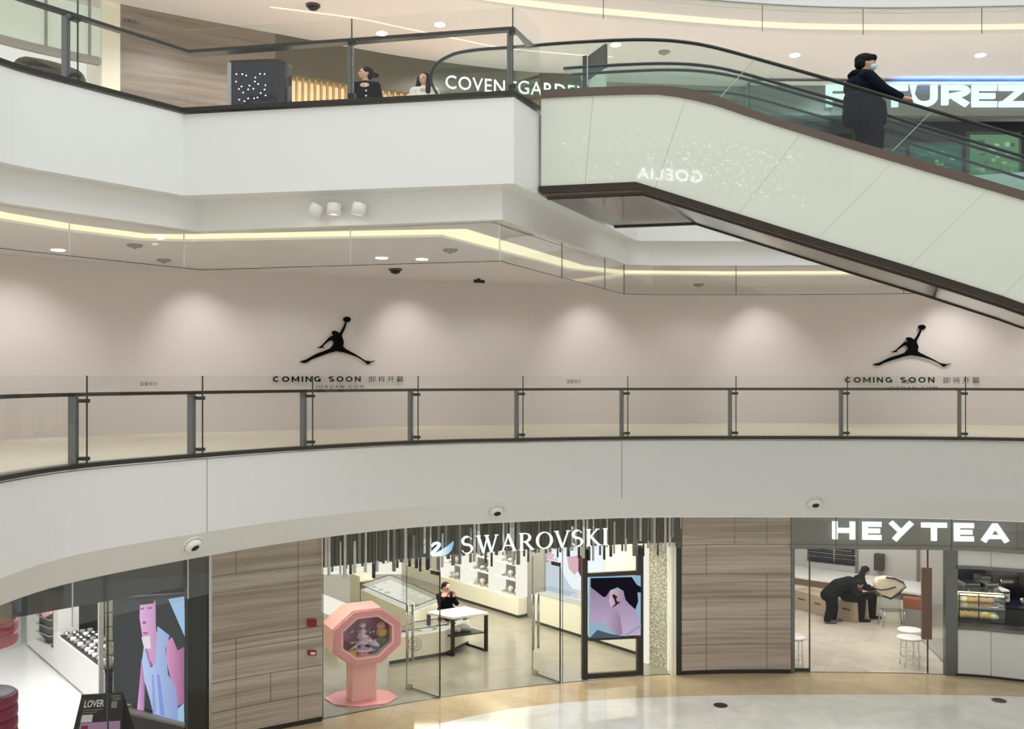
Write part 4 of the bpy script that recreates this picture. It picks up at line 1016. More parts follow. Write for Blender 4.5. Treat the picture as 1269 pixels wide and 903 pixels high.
L_2.new(tc_.outputs['Generated'], gr.inputs[0]); L_2.new(gr.outputs['X'], rp_.inputs[0]); L_2.new(rp_.outputs[0], em.inputs[0]); em.inputs[1].default_value = 1.3; L_2.new(em.outputs[0], ou.inputs[0])
traced([(520+x/6.944+1.5, 640+y/6.944) for x, y in sw], plW, .06, 'swan_emblem', m_, t)
# open glass doors
def glass_door(name, hinge, free, hpx, lbl, z1=3.0):
    h = Vector(hinge); f = Vector(free); d = (f-h).normalized(); n = Vector((-d.y, d.x)); L = (f-h).length
    t = thing(name, lbl, 'glass door', (h.x, h.y, 0)); t['kind'] = 'structure'
    MB().span(h, f, .03, z1, .014).build('glass_leaf', 'shopglass', t)
    MB().span(h, h+d*.02, .03, z1, .03).build('hinge_edge', 'dsteel', t)
    MB().span(f-d*.012, f, .03, z1, .016).build('free_edge', 'glassedge', t)
    MB().span(h, f, .02, .05, .03).build('bottom_rail', 'steel', t)
    MB().span(f-d*.22, f-d*.02, .03, .12, .05).build('lock', 'steel2', t)
    MB().span(h, h+d*.3, z1-.1, z1, .05).build('patch_fitting', 'dsteel', t)
    for s in (-1, 1):
        c = f-d*.12+n*.09*s; MB().tube([(c.x, c.y, .65), (c.x, c.y, 2.05)], .035, 10).build('handle', 'steel2', t)
    return t
glass_door('door_1', XY(546, 22.05), G(504, 851).xy, 509, 'open frameless glass door beside the pink pedestal case')
glass_door('door_2', XY(695, 23.1), G(660, 834).xy, 660, 'open frameless glass door beside the framed advertising screen')
# round etched ring on the first door
dp = plane(XY(546, 22.05), G(504, 851).xy, .02); rg = []
for r_ in (8, 5, 2.5): rg.append(([(514+r_*math.cos(a*PI/10), 798+r_*math.sin(a*PI/10)) for a in range(20)], r_))
mb = MB()
for pts, r_ in rg:
    p3 = [hit(x, y, dp) for x, y in pts]; mb.tube(p3+[p3[0]], .007, 5)
o = mb.build('door_emblem', 'dsteel', bpy.data.objects['door_1'])
# framed advertising screen
plA = plane(sp(724), sp(796), .02); t = thing('advertising_screen', 'tall steel frame holding a lit portrait of an ear with dark hair', 'screen', (*sp(760), 0))
nA = Vector((plA[2].x, plA[2].y, 0))
def post(x0, x1, y0, y1, d=.12, nm='frame_post', m='dsteel', lift=0.0): traced([(x0, y0), (x1, y0), (x1, y1), (x0, y1)], plA, -d, nm, m, t, lift)
post(722, 728.5, 676, 842.5); post(790, 797, 676, 836.5)
traced([(728.5, 710), (790, 707), (790, 712.5), (728.5, 715)], plA, -.1, 'frame_rail', 'dsteel', t)
traced([(728.5, 788.5), (790, 785.5), (790, 791), (728.5, 794)], plA, -.1, 'frame_rail', 'dsteel', t)
traced([(728.5, 835), (790, 831), (790, 837), (728.5, 841.5)], plA, -.1, 'frame_rail', 'dsteel', t)
zx = lambda l: [(640+a/5.643, 680+b/5.643) for a, b in l]
E1 = lambda n, c, s: emis(n, srgb(*c), s)
scr = traced([(729, 714.5), (793, 712.5), (793, 786), (729, 789)], plA, .03, 'display', E1('ad_sky', (150, 186, 212), 1.0), t, .02)
for i, (l, c) in enumerate((
    ([(512,258),(600,330),(640,300),(700,270),(760,330),(800,400),(830,430),(862,520),(862,600),(740,600),(640,540),(610,505),(512,520)], (188, 168, 200)),
    ([(610,505),(640,540),(740,600),(700,605),(640,600),(512,610),(512,560),(560,545)], (158, 188, 206)),
    ([(690,420),(720,470),(735,590),(700,600),(650,560),(612,520),(600,480)], (186, 162, 188)),
    ([(512,200),(800,192),(835,245),(866,262),(866,300),(840,300),(845,360),(825,420),(780,380),(755,350),(740,290),(700,265),(650,285),(620,330),(600,332),(560,300),(512,262)], (24, 22, 34)),
    ([(650,290),(700,272),(735,290),(742,340),(715,350),(700,400),(660,410),(640,360)], (206, 176, 196)),
    ([(512,610),(560,560),(640,585),(720,600),(720,612),(512,618)], (84, 96, 112)),
    ([(660,320),(675,310),(700,330),(690,345),(700,365),(712,360),(714,372),(690,390),(660,410),(668,396),(684,378),(676,350)], (60, 40, 50)),
    ([(740,600),(862,520),(862,540),(760,605)], (160, 170, 190)))):
    gm_ = E1('ad_%d' % i, c, .95) if i not in (0, 2, 4) else blend('ad_skin_%d' % i, [min(255, v+18) for v in c], [max(0, v-30) for v in c], 'X' if i else 'Z', .95)
    traced(zx(l), plA, .004, 'picture_area', gm_, scr, .051+i*.004)
# frame at the far side of the shopfront and glazed textured column
for a_, b_, m2 in ((838, 845, 'dsteel'), (832.5, 838, 'cream')):
    s0, s1 = sp(a_), sp(b_); struct(MB().span(s0, s1, 0, 3.7, .25).build('window_jamb', m2))
q0, q1 = G(798, 824).xy+Vector((0, .25)), G(836, 835).xy+Vector((-.05, .2)); plC = plane(q0, q1)
t = thing('feature_column', 'bright cream niche with shimmering hammered panel at the end of the jewellery shopfront', 'display column', (*q0, 0))
dC = (q1-q0).normalized(); L0 = (q1-q0).length
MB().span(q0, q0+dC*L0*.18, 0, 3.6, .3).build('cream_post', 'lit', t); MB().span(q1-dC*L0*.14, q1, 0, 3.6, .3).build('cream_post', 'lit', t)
mm, nt_, N_, L_2 = nodes('hammered_glow'); pb_ = N_.new('ShaderNodeBsdfPrincipled'); ou = N_.new('ShaderNodeOutputMaterial'); L_2.new(pb_.outputs[0], ou.inputs[0])
nz_ = N_.new('ShaderNodeTexNoise'); nz_.inputs['Scale'].default_value = 22; tc_ = N_.new('ShaderNodeTexCoord'); mp_ = N_.new('ShaderNodeMapping'); mp_.inputs['Scale'].default_value = (.7, .7, 1.4)
L_2.new(tc_.outputs['Object'], mp_.inputs[0]); L_2.new(mp_.outputs[0], nz_.inputs['Vector']); rp_ = N_.new('ShaderNodeValToRGB'); rp_.color_ramp.elements[0].position = .42; rp_.color_ramp.elements[1].position = .62
rp_.color_ramp.elements[0].color = rgba(srgb(168, 164, 140)); rp_.color_ramp.elements[1].color = rgba(srgb(240, 236, 215)); L_2.new(nz_.outputs['Fac'], rp_.inputs[0]); L_2.new(rp_.outputs[0], pb_.inputs['Base Color']); pb_.inputs['Roughness'].default_value = .3
bp_ = N_.new('ShaderNodeBump'); bp_.inputs['Strength'].default_value = .8; L_2.new(nz_.outputs['Fac'], bp_.inputs['Height']); L_2.new(bp_.outputs[0], pb_.inputs['Normal'])
MB().span(q0+dC*L0*.18+Vector((-dC.y, dC.x))*.06, q1-dC*L0*.14+Vector((-dC.y, dC.x))*.06, 0, 3.6, .1).build('hammered_panel', mm, t)
# threshold and interior floor
fs_ = sub(offset(SHOP, .12), 399, 845); bkq = [Vector((-6.2, 36)), Vector((4.6, 36))]
struct(MB().prism([tuple(p) for p in fs_]+[(4.6, 24.3), (-1.6, 36), (-9.5, 36), (-5.2, 21)], .0005, .003).build('floor_jewellery_shop', 'floorshop'))
struct(MB().wall(sub(offset(SHOP, .08), 399, 845), .0005, .005, .05).build('trim_threshold', 'dsteel'))
# ------------------------------------------------------------------ jewellery shop interior
R0 = G(545, 736).xy; R1p = G(838, 832).xy+Vector((.0, .4)); dR = (R1p-R0).normalized(); nR = Vector((-dR.y, dR.x)); plR = plane(R0, R1p)
if nR.y < 0: nR = -nR
struct(MB().span(R0-dR*6+nR*.75, R1p+nR*.75, 0, 4.2, .2).build('wall_shop_right', 'cream'))
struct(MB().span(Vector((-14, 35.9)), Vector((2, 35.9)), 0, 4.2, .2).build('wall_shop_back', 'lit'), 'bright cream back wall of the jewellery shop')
struct(MB().span(sp(330, -.3), Vector((-11, 34)), 0, 4.2, .2).build('wall_shop_left', 'cream'))
# shelf cabinets in the side wall
def rc(px): return hit(px, 760, plR).xy
cabs = ((545, 573, 'far shelf cabinet of the jewellery shop wall, partly behind the dark sticks'), (573, 608, 'glazed shelf cabinet directly behind the shop assistant'), (608, 642, 'glazed shelf cabinet between the assistant and the first door pull'))
random.seed(5)
for a_, b_, l in cabs:
    p, q = rc(a_), rc(b_); t = thing('display_cabinet', l, 'display cabinet', (*p, 0), 'wall display cabinets'); d = (q-p).normalized(); L = (q-p).length
    MB().span(p+nR*.02, q+nR*.02, .02, .1, .6).build('toe_kick', 'dgrey', t)
    MB().span(p, q, .1, .62, .62).build('plinth', 'cream', t); MB().span(p+nR*.55, q+nR*.55, .62, 2.7, .05).build('back_panel', 'grey', t)
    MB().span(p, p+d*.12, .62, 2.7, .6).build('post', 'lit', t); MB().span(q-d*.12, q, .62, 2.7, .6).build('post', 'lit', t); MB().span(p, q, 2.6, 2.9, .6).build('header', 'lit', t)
    for z in (1.12, 1.6, 2.1): MB().span(p+d*.12+nR*.06, q-d*.12+nR*.06, z, z+.025, .48).build('shelf', 'plastic', t)
    for z in (.62, 1.145, 1.625):
        for k in range(3):
            c = p+d*L*(.25+.24*k)+nR*.28; h = random.uniform(.12, .26)
            s = thing('jewellery_stand', 'small white jewellery stand on a cabinet shelf beside the assistant' , 'jewellery stand', (*c, z), 'jewellery stands on the wall shelves')
            MB().lathe([(.09, 0), (.09, .015), (.02, .03), (.02, h*.4), (.07, h*.6), (.05, h*.9), (.015, h), (0, h)], (c.x, c.y, z), 12, K, K).build('bust', 'plastic', s)
            MB().box((c.x, c.y-.1, z+.03), (.16, .1, .05)).build('ring_box', 'steel2', s)
# low counter run with glass top and big backlit portrait behind it
p, q = rc(663), rc(838)
t = thing('wall_counter', 'long cream wall counter with glass top under the backlit portrait', 'counter', (*p, 0))
MB().span(p+nR*.04, q+nR*.04, .02, .1, .55).build('toe_kick', 'dgrey', t); MB().span(p, q, .1, .92, .6).build('body', 'cream', t); MB().span(p-nR*.02, q-nR*.02, .93, 1.08, .62).build('glass_top', 'clearp', t)
MB().span(p+nR*.04, q+nR*.04, .92, .94, .5).build('display_bed', 'lit', t)
p, q = rc(643), rc(663); struct(MB().span(p+nR*.35, q+nR*.35, 0, 4.2, .1).build('wall_shop_niche', 'grey'))
p, q = rc(664)+nR*.68, rc(727)+nR*.68; plP = plane(p, q, .02)
t = thing('lightbox_portrait', 'large backlit pale portrait of two faces on the shop side wall', 'lightbox', (*p, 1.2))
MB().span(p, q, 1.15, 4.0, .04).build('lit_face', emis('lightbox', (.92, .97, 1), 1.1), t)
nP = Vector((plP[2].x, plP[2].y, 0))
for i, (l, c) in enumerate((([(672,700),(690,690),(700,715),(716,740),(700,742),(676,735)], (214, 226, 236)), ([(703,690),(716,688),(718,706),(712,712),(705,704)], (232, 190, 200)), ([(717,686),(722,690),(721,716),(717,708)], (120, 60, 70)), ([(668,690),(674,694),(672,712),(667,722)], (226, 176, 196)), ([(676,686),(688,686),(682,700)], (230, 200, 214)))):
    traced(l, plP, .004, 'portrait_area', E1('lb_%d' % i, c, 1), t, .002+.003*i)
# long glass-topped counter towards the back
def quadp(l, z): return [G(x, y, z).xy for x, y in l]
q4 = quadp([(447, 724), (512, 752), (546, 739), (483, 712)], .95)
def counter(q4, h, lbl, name='display_counter', top='lit', gh=.16, rim=True):
    t = thing(name, lbl, 'display counter', (*q4[0], 0))
    c = sum(q4, Vector((0, 0)))/4; ins = [c+(p-c)*.96 for p in q4]
    MB().prism([tuple(p) for p in ins], .0, .1).build('toe_kick', 'dgrey', t); MB().prism([tuple(p) for p in q4], .1, h-gh).build('body', 'cream', t)
    MB().prism([tuple(p) for p in ins], h-gh, h-gh+.02).build('display_bed', top, t)
    g = MB().prism([tuple(p) for p in q4], h-gh+.02, h).build('glass_case', 'clearp', t)
    mb = MB()
    for a, b in zip(q4, q4[1:]+q4[:1]): mb.tube([(*a, h), (*b, h)], .014, 6)
    mb.build('rim', 'dsteel', t); return t
counter(q4, .95, 'long pale glass-topped counter running back from the pink pedestal case')
q5 = [G(480, 824).xy, G(552, 812).xy]; up5 = Vector((.62, 1.15)); q5 = [q5[0], q5[1], q5[1]+up5, q5[0]+up5]
cA = counter(q5, .84, 'near glass-topped counter with yellow-green jewellery beside the white table', top='lit')
cA.name = 'display_counter'
random.seed(9)
for i in range(9):
    u = .12+.09*i; p = q5[0].lerp(q5[1], u)+up5*random.uniform(.2, .7)
    o = MB().box((*p, .715), (.13, .1, .03), random.uniform(0, 1.5)).build('jewellery_tray', random.choice(('yellow', 'green', 'plastic', 'cream'))); tag(o, 'tiny jewellery tray inside the near glass counter', 'tray', 'jewellery trays in the near counter')
for i in range(14):
    u = (i % 7+.7)/7.6; v = .3+.4*(i//7); p = q4[0].lerp(q4[1], u)+(q4[3]-q4[0])*v
    o = MB().box((*p, .835), (.16, .1, .04), random.uniform(-.5, .5)).build('jewellery_tray', random.choice(('plastic', 'cream', 'steel2', 'grey'))); tag(o, 'tiny jewellery tray inside the long pale counter', 'tray', 'jewellery trays in the long counter')
# far left tables and tall cream block
q6 = quadp([(398, 790), (398, 752), (440, 748), (446, 776)], .0)
o = thing('display_table', 'low white display table at the back edge of the shop beside the stone pier', 'display table', (*G(402, 760).xy, 0))
pz = [G(399, 736, .8).xy, G(434, 750, .8).xy, G(420, 764, .8).xy, G(399, 757, .8).xy]
MB().prism([tuple(p) for p in pz], .76, .82).build('table_top', 'lit', o); MB().prism([tuple(sum(pz, Vector((0, 0)))/4+(p-sum(pz, Vector((0, 0)))/4)*.8) for p in pz], 0, .76).build('base', 'cream', o)
p_, q_ = G(434, 752).xy, G(446, 757).xy
MBc = thing('cream_pillar_cabinet', 'tall cream end cabinet of the long counter', 'cabinet', (*p_, 0)); MB().span(p_, q_, .08, 1.12, .5).build('body', 'cream', MBc); MB().span(q_, q_+Vector((.16, -.1)), .0, .95, .45).build('dark_return', 'bwood', MBc)
# white consulting table on bronze legs
tq = [Vector((-2.37, 25.9)), Vector((-1.62, 25.35)), Vector((-.66, 25.85)), Vector((-1.33, 26.55))]
t = thing('consulting_table', 'white-topped table on bronze square legs with a lower shelf', 'table', (*tq[1], 0))
MB().prism([tuple(p) for p in tq], 1.0, 1.07).build('table_top', 'plastic', t, .01)
cc = sum(tq, Vector((0, 0)))/4; iq = [cc+(p-cc)*.93 for p in tq]
for p in iq: MB().box((*p, .5), (.09, .07, 1.0), .6).build('leg', 'dbrown', t)
for a, b in ((iq[0], iq[1]), (iq[2], iq[3]), (iq[1], iq[2])):
    if a is not iq[1]: MB().tube([(*a, .03), (*b, .03)], .035, 4).build('foot_rail', 'dbrown', t)
MB().prism([tuple(cc+(p-cc)*.9) for p in tq], .5, .53).build('lower_shelf', 'dbrown', t)
for dx, dy, l in ((-.12, -.1, 'white crumpled gift bag lying on the table lower shelf'), (.18, .05, 'small grey-white pouch on the table lower shelf')):
    mb = MB(); mb.ell((cc.x+dx, cc.y+dy, .63), (.17, .1, .09)); mb.ell((cc.x+dx+.1, cc.y+dy, .6), (.12, .08, .07)); o = soft(mb, 'gift_bag', 'plastic', None, .03, 1); tag(o, l, 'bag')
o = MB().box((cc.x-.2, cc.y+.12, 1.078), (.4, .25, .012), .3).build('document', 'plastic'); tag(o, 'white sheet lying on the consulting table', 'paper')
# shop assistant
t = thing('person', 'shop assistant in black jacket holding something to the face behind the white table', 'person')
b = MB(); hc = Z(0, 0, 1.36); R = head(b, hc, (.75, -.7, -.25), (.078, .095, .118))
limb(b, [Z(-.03, 0, 1.12), Z(-.01, 0, 1.28)], [.06, .05]); limb(b, [Z(-.03, 0, 1.1), Z(-.03, 0, .75)], [.12, .13])
for q in (-1, 1):
    limb(b, [Z(-.02+q*.14, 0, 1.12), Z(.06+q*.17, -.12, .93), Z(.12+q*.05, -.2, 1.16)], [.05, .04, .028]); hand(b, Z(.12+q*.05, -.2, 1.16), (.1, .1, 1), (0, 1, .1), q, .6, .95)
    limb(b, [Z(q*.08, 0, .75), Z(q*.08, 0, .4), Z(q*.08, 0, .05)], [.08, .055, .04])
soft(b, 'body', 'skin', t, .012, 3)
c = MB(); limb(c, [Z(-.13, 0, 1.12), Z(.1, 0, 1.12)], [.08, .08]); c.ell(Z(-.02, 0, .95), (.18, .15, .27)); c.ell(Z(-.03, 0, .74), (.17, .16, .14))
for q in (-1, 1): limb(c, [Z(-.02+q*.14, 0, 1.12), Z(.06+q*.17, -.12, .93), Z(.11+q*.06, -.19, 1.12)], [.07, .06, .048])
soft(c, 'jacket', 'blackc', t, .014, 3)
c = MB()
for q in (-1, 1): limb(c, [Z(q*.08, 0, .75), Z(q*.08, 0, .05)], [.11, .07])
soft(c, 'trousers', 'blackc', t, .016, 2)
c = MB(); c.ell(hc+R @ Z(0, -.03, .035), (.092, .098, .1), R); c.ell(hc+R @ Z(0, -.06, -.04), (.08, .07, .08), R); soft(c, 'hair', 'hair', t, .011, 2)
eyes(t, hc, R, (.078, .095, .118))
p = XY(553, 27.4); t.location = (p.x, p.y, .0); t.scale = (1.36, 1.36, 1.05)
o = MB().box((p.x+.17, p.y-.28, 1.32), (.16, .03, .09), .2, 0, .2).build('phone', 'black'); tag(o, 'dark phone held up by the shop assistant', 'phone')
# ------------------------------------------------------------------ pink pedestal case
pc = G(447, 867).xy+Vector((0, .1)); oc = Vector((pc.x+.04, pc.y-.05, 1.55)); al = math.radians(27); U = Z(math.cos(al), math.sin(al), 0); V = Z(0, 0, 1); W = Z(math.sin(al), -math.cos(al), 0)
t = thing('pedestal_case', 'pink octagonal showcase on a pink column and octagonal base', 'showcase', (pc.x, pc.y, 0))
def octo(r, w, k=1.0): return [oc+W*w+U*(r*1.3*k*math.cos(PI/8+PI/4*i))+V*(r*k*math.sin(PI/8+PI/4*i)) for i in range(8)]
def ring(r0, r1, w0, w1, name, m, parent):
    mb = MB(); A = octo(r0, w0); B = octo(r0, w1); Cc = octo(r1, w1); D = octo(r1, w0)
    for i in range(8):
        j = (i+1) % 8; b_ = len(mb.v); mb.v += [A[i], A[j], B[i], B[j], Cc[i], Cc[j], D[i], D[j]]
        for f in ((0, 1, 3, 2), (2, 3, 5, 4), (4, 5, 7, 6), (6, 7, 1, 0)): mb.face([b_+k for k in f])
    return mb.build(name, m, parent)
ring(.70, .60, -.42, .34, 'casing', 'pink', t); ring(.66, .53, .34, .39, 'front_frame', 'pink2', t); ring(.53, .49, .18, .385, 'inner_frame', 'pink', t)
MB().poly3(octo(.6, -.42), W*.05).build('back_panel', 'pink2', t); ring(.595, .57, -.36, .2, 'lining', 'pink2', t)
MB().poly3(octo(.36, -.30), W*.03).build('backdrop_plate', mat('mauve', srgb(206, 150, 190), .3), t)
MB().poly3(octo(.53, .355), W*.01).build('front_glass', 'shopglass', t)
MB().box((pc.x, pc.y, .5), (.62, .46, 1.0), al).build('column', 'pink', t, .04)
MB().prism([(pc.x+.86*math.cos(PI/8+PI/4*i+al), pc.y+.62*math.sin(PI/8+PI/4*i+al)) for i in range(8)], .003, .03).build('base', 'pink2', t)
fc = oc+W*-.02+V*-.38
t2 = thing('crystal_figurine', 'glittering pink crystal bird figurine inside the octagonal case', 'figurine', fc)
MB().lathe([(.26, 0), (.28, .02), (.06, .05), (.05, .1), (.17, .16), (.19, .19), (.06, .22), (.13, .3), (.14, .33), (.04, .36), (.09, .44), (.03, .5), (0, .5)], fc, 14, 1.25, 1).build('tiers', 'crystal', t2)
MB().ell(fc+V*.57, (.09, .08, .08)).build('crown_ball', 'crystal', t2); random.seed(3)
for i in range(26):
    a_ = i*2.4; r_ = .1+.16*random.random(); z_ = .03+.42*random.random()
    MB().ell(fc+Z(math.cos(a_)*r_*1.3, math.sin(a_)*r_, z_), (.035, .025, .03), n=6, m=4).build('crystal', 'crystal', t2)
bd = MB(); bd.ell(fc+U*.2+V*.16+W*.1, (.22, .07, .08), Matrix.Rotation(.4, 3, 'Y')); bd.tube([fc+U*-.05+V*.2+W*.1, fc+U*-.25+V*.1+W*.1, fc+U*-.36+V*.02+W*.1], .025, 6); bd.build('bird', 'crystal', t2)
for u, v, r_, m2, l in ((-.32, -.46, .12, 'yellow', 'yellow felt ball low in the octagonal case'), (-.03, -.47, .12, 'pink2', 'pink felt ball low in the octagonal case'), (.27, -.44, .12, 'bluef', 'blue felt ball low in the octagonal case'), (.43, -.22, .13, 'green', 'green felt ball beside the crystal figurine'), (.43, .0, .11, 'yellow', 'yellow felt ball stacked above the green one'), (.41, .16, .09, 'pink2', 'pink felt ball topmost of the stack beside the figurine')):
    c_ = oc+U*u+V*(v if v > -.4 else v+.02)+W*.1
    o = MB().ell(c_, (r_*1.25, r_, r_)).build('felt_ball', m2); tag(o, l, 'ball')
# red fire boxes on the pier
plr = chord(369, 397)
for y_, l, lit_ in ((771, 'red fire alarm box on the stone pier, upper of two', 0), (808, 'red fire alarm sounder on the stone pier, lower one with clear lens', 1)):
    t = thing('fire_alarm', l, 'fire alarm', hit(386, y_, plr)); n_ = Vector((plr[2].x, plr[2].y, 0))
    w_, h_ = (5.4, 4.4) if not lit_ else (5, 3)
    traced([(386-w_, y_-h_), (386+w_, y_-h_), (386+w_, y_+h_), (386-w_, y_+h_)], plr, .07, 'housing', 'red', t)
    traced([(386-w_*.5, y_-h_*.4), (386+w_*.6, y_-h_*.4), (386+w_*.6, y_+h_*.5), (386-w_*.5, y_+h_*.5)], plr, .02, 'lens' if lit_ else 'button', 'plastic' if lit_ else 'magenta2', t, .07)
# ------------------------------------------------------------------ tea shop
t = thing('sign_fascia', 'grey metal fascia carrying the white tea shop lettering', 'fascia', (*sp(1100), 3.3))
MB().wall(sub(offset(SHOP, -.05), 981, 1470), 3.28, LIP+.02, .1).build('panel', 'sgrey', t)
for px in (1062, 1179, 1260, 1340):
    a_ = sp(px, .055); MB().span(a_, a_+Vector((.015, 0)), 3.3, LIP, .006).build('seam', 'dgrey', t)
MB().wall(sub(offset(SHOP, -.1), 981, 1470), 3.2, 3.3, .25).build('lower_rail', 'steel', t)
plH = plane(sp(1031), sp(1251), .16); LH = block_letters('HEYTEA', .27, .36, dict(H=1.15, E=.95, Y=1.25, T=1.25, A=1.35))
t = thing('shop_sign', 'white glowing heavy capital letters over the tea shop entrance', 'shop sign', hit(1140, 670, plH))
ax = 0; bx = max(v[0] for l in LH for v in l[0]); pL, pR = hit(1031, 667.5, plH), hit(1250, 667.5, plH); pR.z = hit(1250, 671, plH).z
nH = Vector((plH[2].x, plH[2].y, 0)); hh = hit(1031, 645.5, plH).z-pL.z
for vs, fs in LH:
    mb = MB(); k = len(vs)
    for q_ in (0, 1):
        for v in vs:
            p = pL.lerp(pR, (v[0]-ax)/(bx-ax)); p.z += hh*v[1]; mb.v.append(p+nH*(.07*q_))
    for f in fs:
        mb.face([k+i for i in f]); mb.face(list(reversed(f)))
        for i in range(4): mb.face((f[i], f[(i+1) % 4], k+f[(i+1) % 4], k+f[i]))
    mb.build('letter', 'sign', t)
for a_, b_ in ((980.5, 985), (1172, 1184)): struct(MB().wall(sub(SHOP, a_, b_), 0, 3.25, .2).build('door_jamb', 'steel'), None)
glassrun('window_4', 985, 1003, .01, 3.2, edge=False); glassrun('window_5', 1151, 1172, .01, 3.2, edge=False)
h_ = sp(1151); f_ = sp(1004)
d4 = thing('door_3', 'wide frameless glass door of the tea shop with a broad brown pull', 'glass door', (h_.x, h_.y, 0)); d4['kind'] = 'structure'
MB().wall(offset([f_, sp(1078), h_], .1), .03, 3.2, .014).build('glass_leaf', 'shopglass', d4)
for p in (f_, h_): MB().span(p+Vector((0, .09)), p+Vector((.035, .09)), .02, 3.2, .03).build('edge', 'glassedge', d4)
MB().span(sp(985, -.09), f_+Vector((0, .09)), .02, .1, .03).build('bottom_rail', 'dsteel', d4)
a_ = sp(1143); b_ = sp(1155.5); MB().span(a_+Vector((0, .02)), b_+Vector((0, .02)), .9, 2.72, .07).build('pull', 'bwood', d4)
struct(MB().prism([tuple(p) for p in sub(offset(SHOP, .12), 981, 1174)]+[(14.5, 24.4), (14.5, 36), (6.5, 36)], .0005, .003).build('floor_tea_shop', 'marble'))
struct(MB().wall(sub(offset(SHOP, .08), 981, 1174), .0005, .005, .05).build('trim_threshold', 'dsteel'))
struct(MB().span(sp(968, -.65), Vector((7.4, 36)), 0, 4.2, .2).build('wall_tea_left', 'white2'))
# long white bench counter falling towards the right
cq = [G(983, 713, .95).xy, G(1142, 735, .95).xy, G(1150, 722, .95).xy, G(983, 700, .95).xy]
cq[0] += Vector((-.6, .5)); cq[3] += Vector((-.6, .5))
t = thing('serving_counter', 'long white counter with brown band running across the tea shop', 'counter', (*cq[0], 0))
MB().prism([tuple(p) for p in cq], .87, .95).build('worktop', 'plastic', t, .01)
c_ = sum(cq, Vector((0, 0)))/4; ins = [c_+(p-c_)*.97 for p in cq]; MB().prism([tuple(p) for p in ins], .66, .87).build('brown_band', 'bwood', t); MB().prism([tuple(c_+(p-c_)*.95) for p in cq], 0, .66).build('base', 'cream', t)
# back walls of the tea shop
b0, b1 = cq[3]+Vector((.3, 1.0)), cq[2]+Vector((.9, 1.1)); dB = (b1-b0).normalized(); nB = Vector((-dB.y, dB.x))
plB = plane(b0, b1)
struct(MB().span(b0-dB*2, b1+dB*3, 0, 4.2, .2).build('wall_tea_back', 'white2'))
t = thing('window_blind', 'black slatted blind on the tea shop back wall', 'blind', hit(1000, 700, plB))
zb_ = hit(1030, 708, plB).z; x0, x1 = hit(1001, 700, plB).xy, hit(1062, 700, plB).xy
nBv = Vector((plB[2].x, plB[2].y))
MB().span(x0+nBv*.03, x1+nBv*.03, .95, 2.9, .02).build('backing', mat('blind_navy', srgb(24, 28, 44), .5), t)
for i in range(26):
    z = 1.0+.075*i; w = 1 if i % 3 else .9; MB().span(x0+nBv*.07+(x1-x0)*(1-w)*.5, x1.lerp(x0, (1-w))+nBv*.07, z, z+.018, .03).build('slat', 'steel' if i % 2 else 'steel2', t)
MB().span(x0.lerp(x1, .55)+nBv*.1, x0.lerp(x1, .57)+nBv*.1, .95, 3.0, .03).build('divider', 'steel2', t)
x2, x3 = hit(1086, 700, plB).xy, hit(1097, 700, plB).xy; o = MB().span(x2+nBv*.35, x3+nBv*.35, .95, 1.5, .3).build('speaker_box', 'dgrey'); tag(o, 'dark grey box standing behind the seated tea customer', 'box')
for px in (1060, 1136): x2, x3 = hit(px, 700, plB).xy, hit(px+4, 700, plB).xy; struct(MB().span(x2+nBv*.05, x3+nBv*.05, 0, 4.2, .05).build('trim_wall', 'grey'))
# pale wooden seat blocks
for x0_, x1_, yb, h_, l in ((983, 1003, 757, .62, 'pale wooden seat block beside the doorway edge of the tea shop'), (1003.5, 1023, 763, .62, 'pale wooden seat block behind the bending customer legs'), (1036, 1061, 770, .62, 'pale wooden seat block under the seated tea customer')):
    a_, b_ = G(x0_, yb-4).xy, G(x1_, yb+2).xy; t = thing('seat_block', l, 'seat', (*a_, 0)); MB().span(a_, b_, .0, h_, .6).build('block', 'blockwood', t, .02)
    c_ = (a_+b_)/2; MB().span(a_.lerp(b_, .3)+Vector((0, -.004)), a_.lerp(b_, .7)+Vector((0, -.004)), h_*.55, h_*.62, .01).build('slot', 'dbrown', t)
a_, b_ = G(1119, 775).xy, G(1147, 778).xy; t = thing('bench', 'brown curved bench end beside the beige bag', 'bench', (*a_, 0)); MB().span(a_, b_, .52, .85, .35).build('seat', mat('orange_brown', srgb(150, 92, 60), .5), t, .03); MB().span(a_, b_, 0, .52, .3).build('base', 'grey', t)
# stools
def stool(px, y_top, lbl):
    g = G(px, y_top, .76).xy; t = thing('stool', lbl, 'stool', (g.x, g.y, 0), 'round white stools')
    MB().lathe([(.0, .70), (.21, .70), (.235, .72), (.235, .755), (.22, .765), (0, .765)], (g.x, g.y, 0), 28, K, K).build('seat', 'plastic', t)
    for i in range(4):
        a_ = PI/4+PI/2*i; c = Vector((math.cos(a_)*K, math.sin(a_)*K)); MB().tube([(g.x+c.x*.17, g.y+c.y*.17, .7), (g.x+c.x*.19, g.y+c.y*.19, .0)], .016, 6).build('leg', 'plastic', t)
    mb = MB(); mb.tube([(g.x+math.cos(PI*i/10)*.185*K, g.y+math.sin(PI*i/10)*.185*K, .22) for i in range(21)], .013, 6); mb.build('foot_ring', 'plastic', t); return t
stool(1127.5, 779.5, 'round white stool behind the other one at the tea shop door pull'); stool(1127, 788.8, 'round white stool in front at the tea shop door pull'); stool(984, 788, 'round white stool at the pier side of the tea shop door')
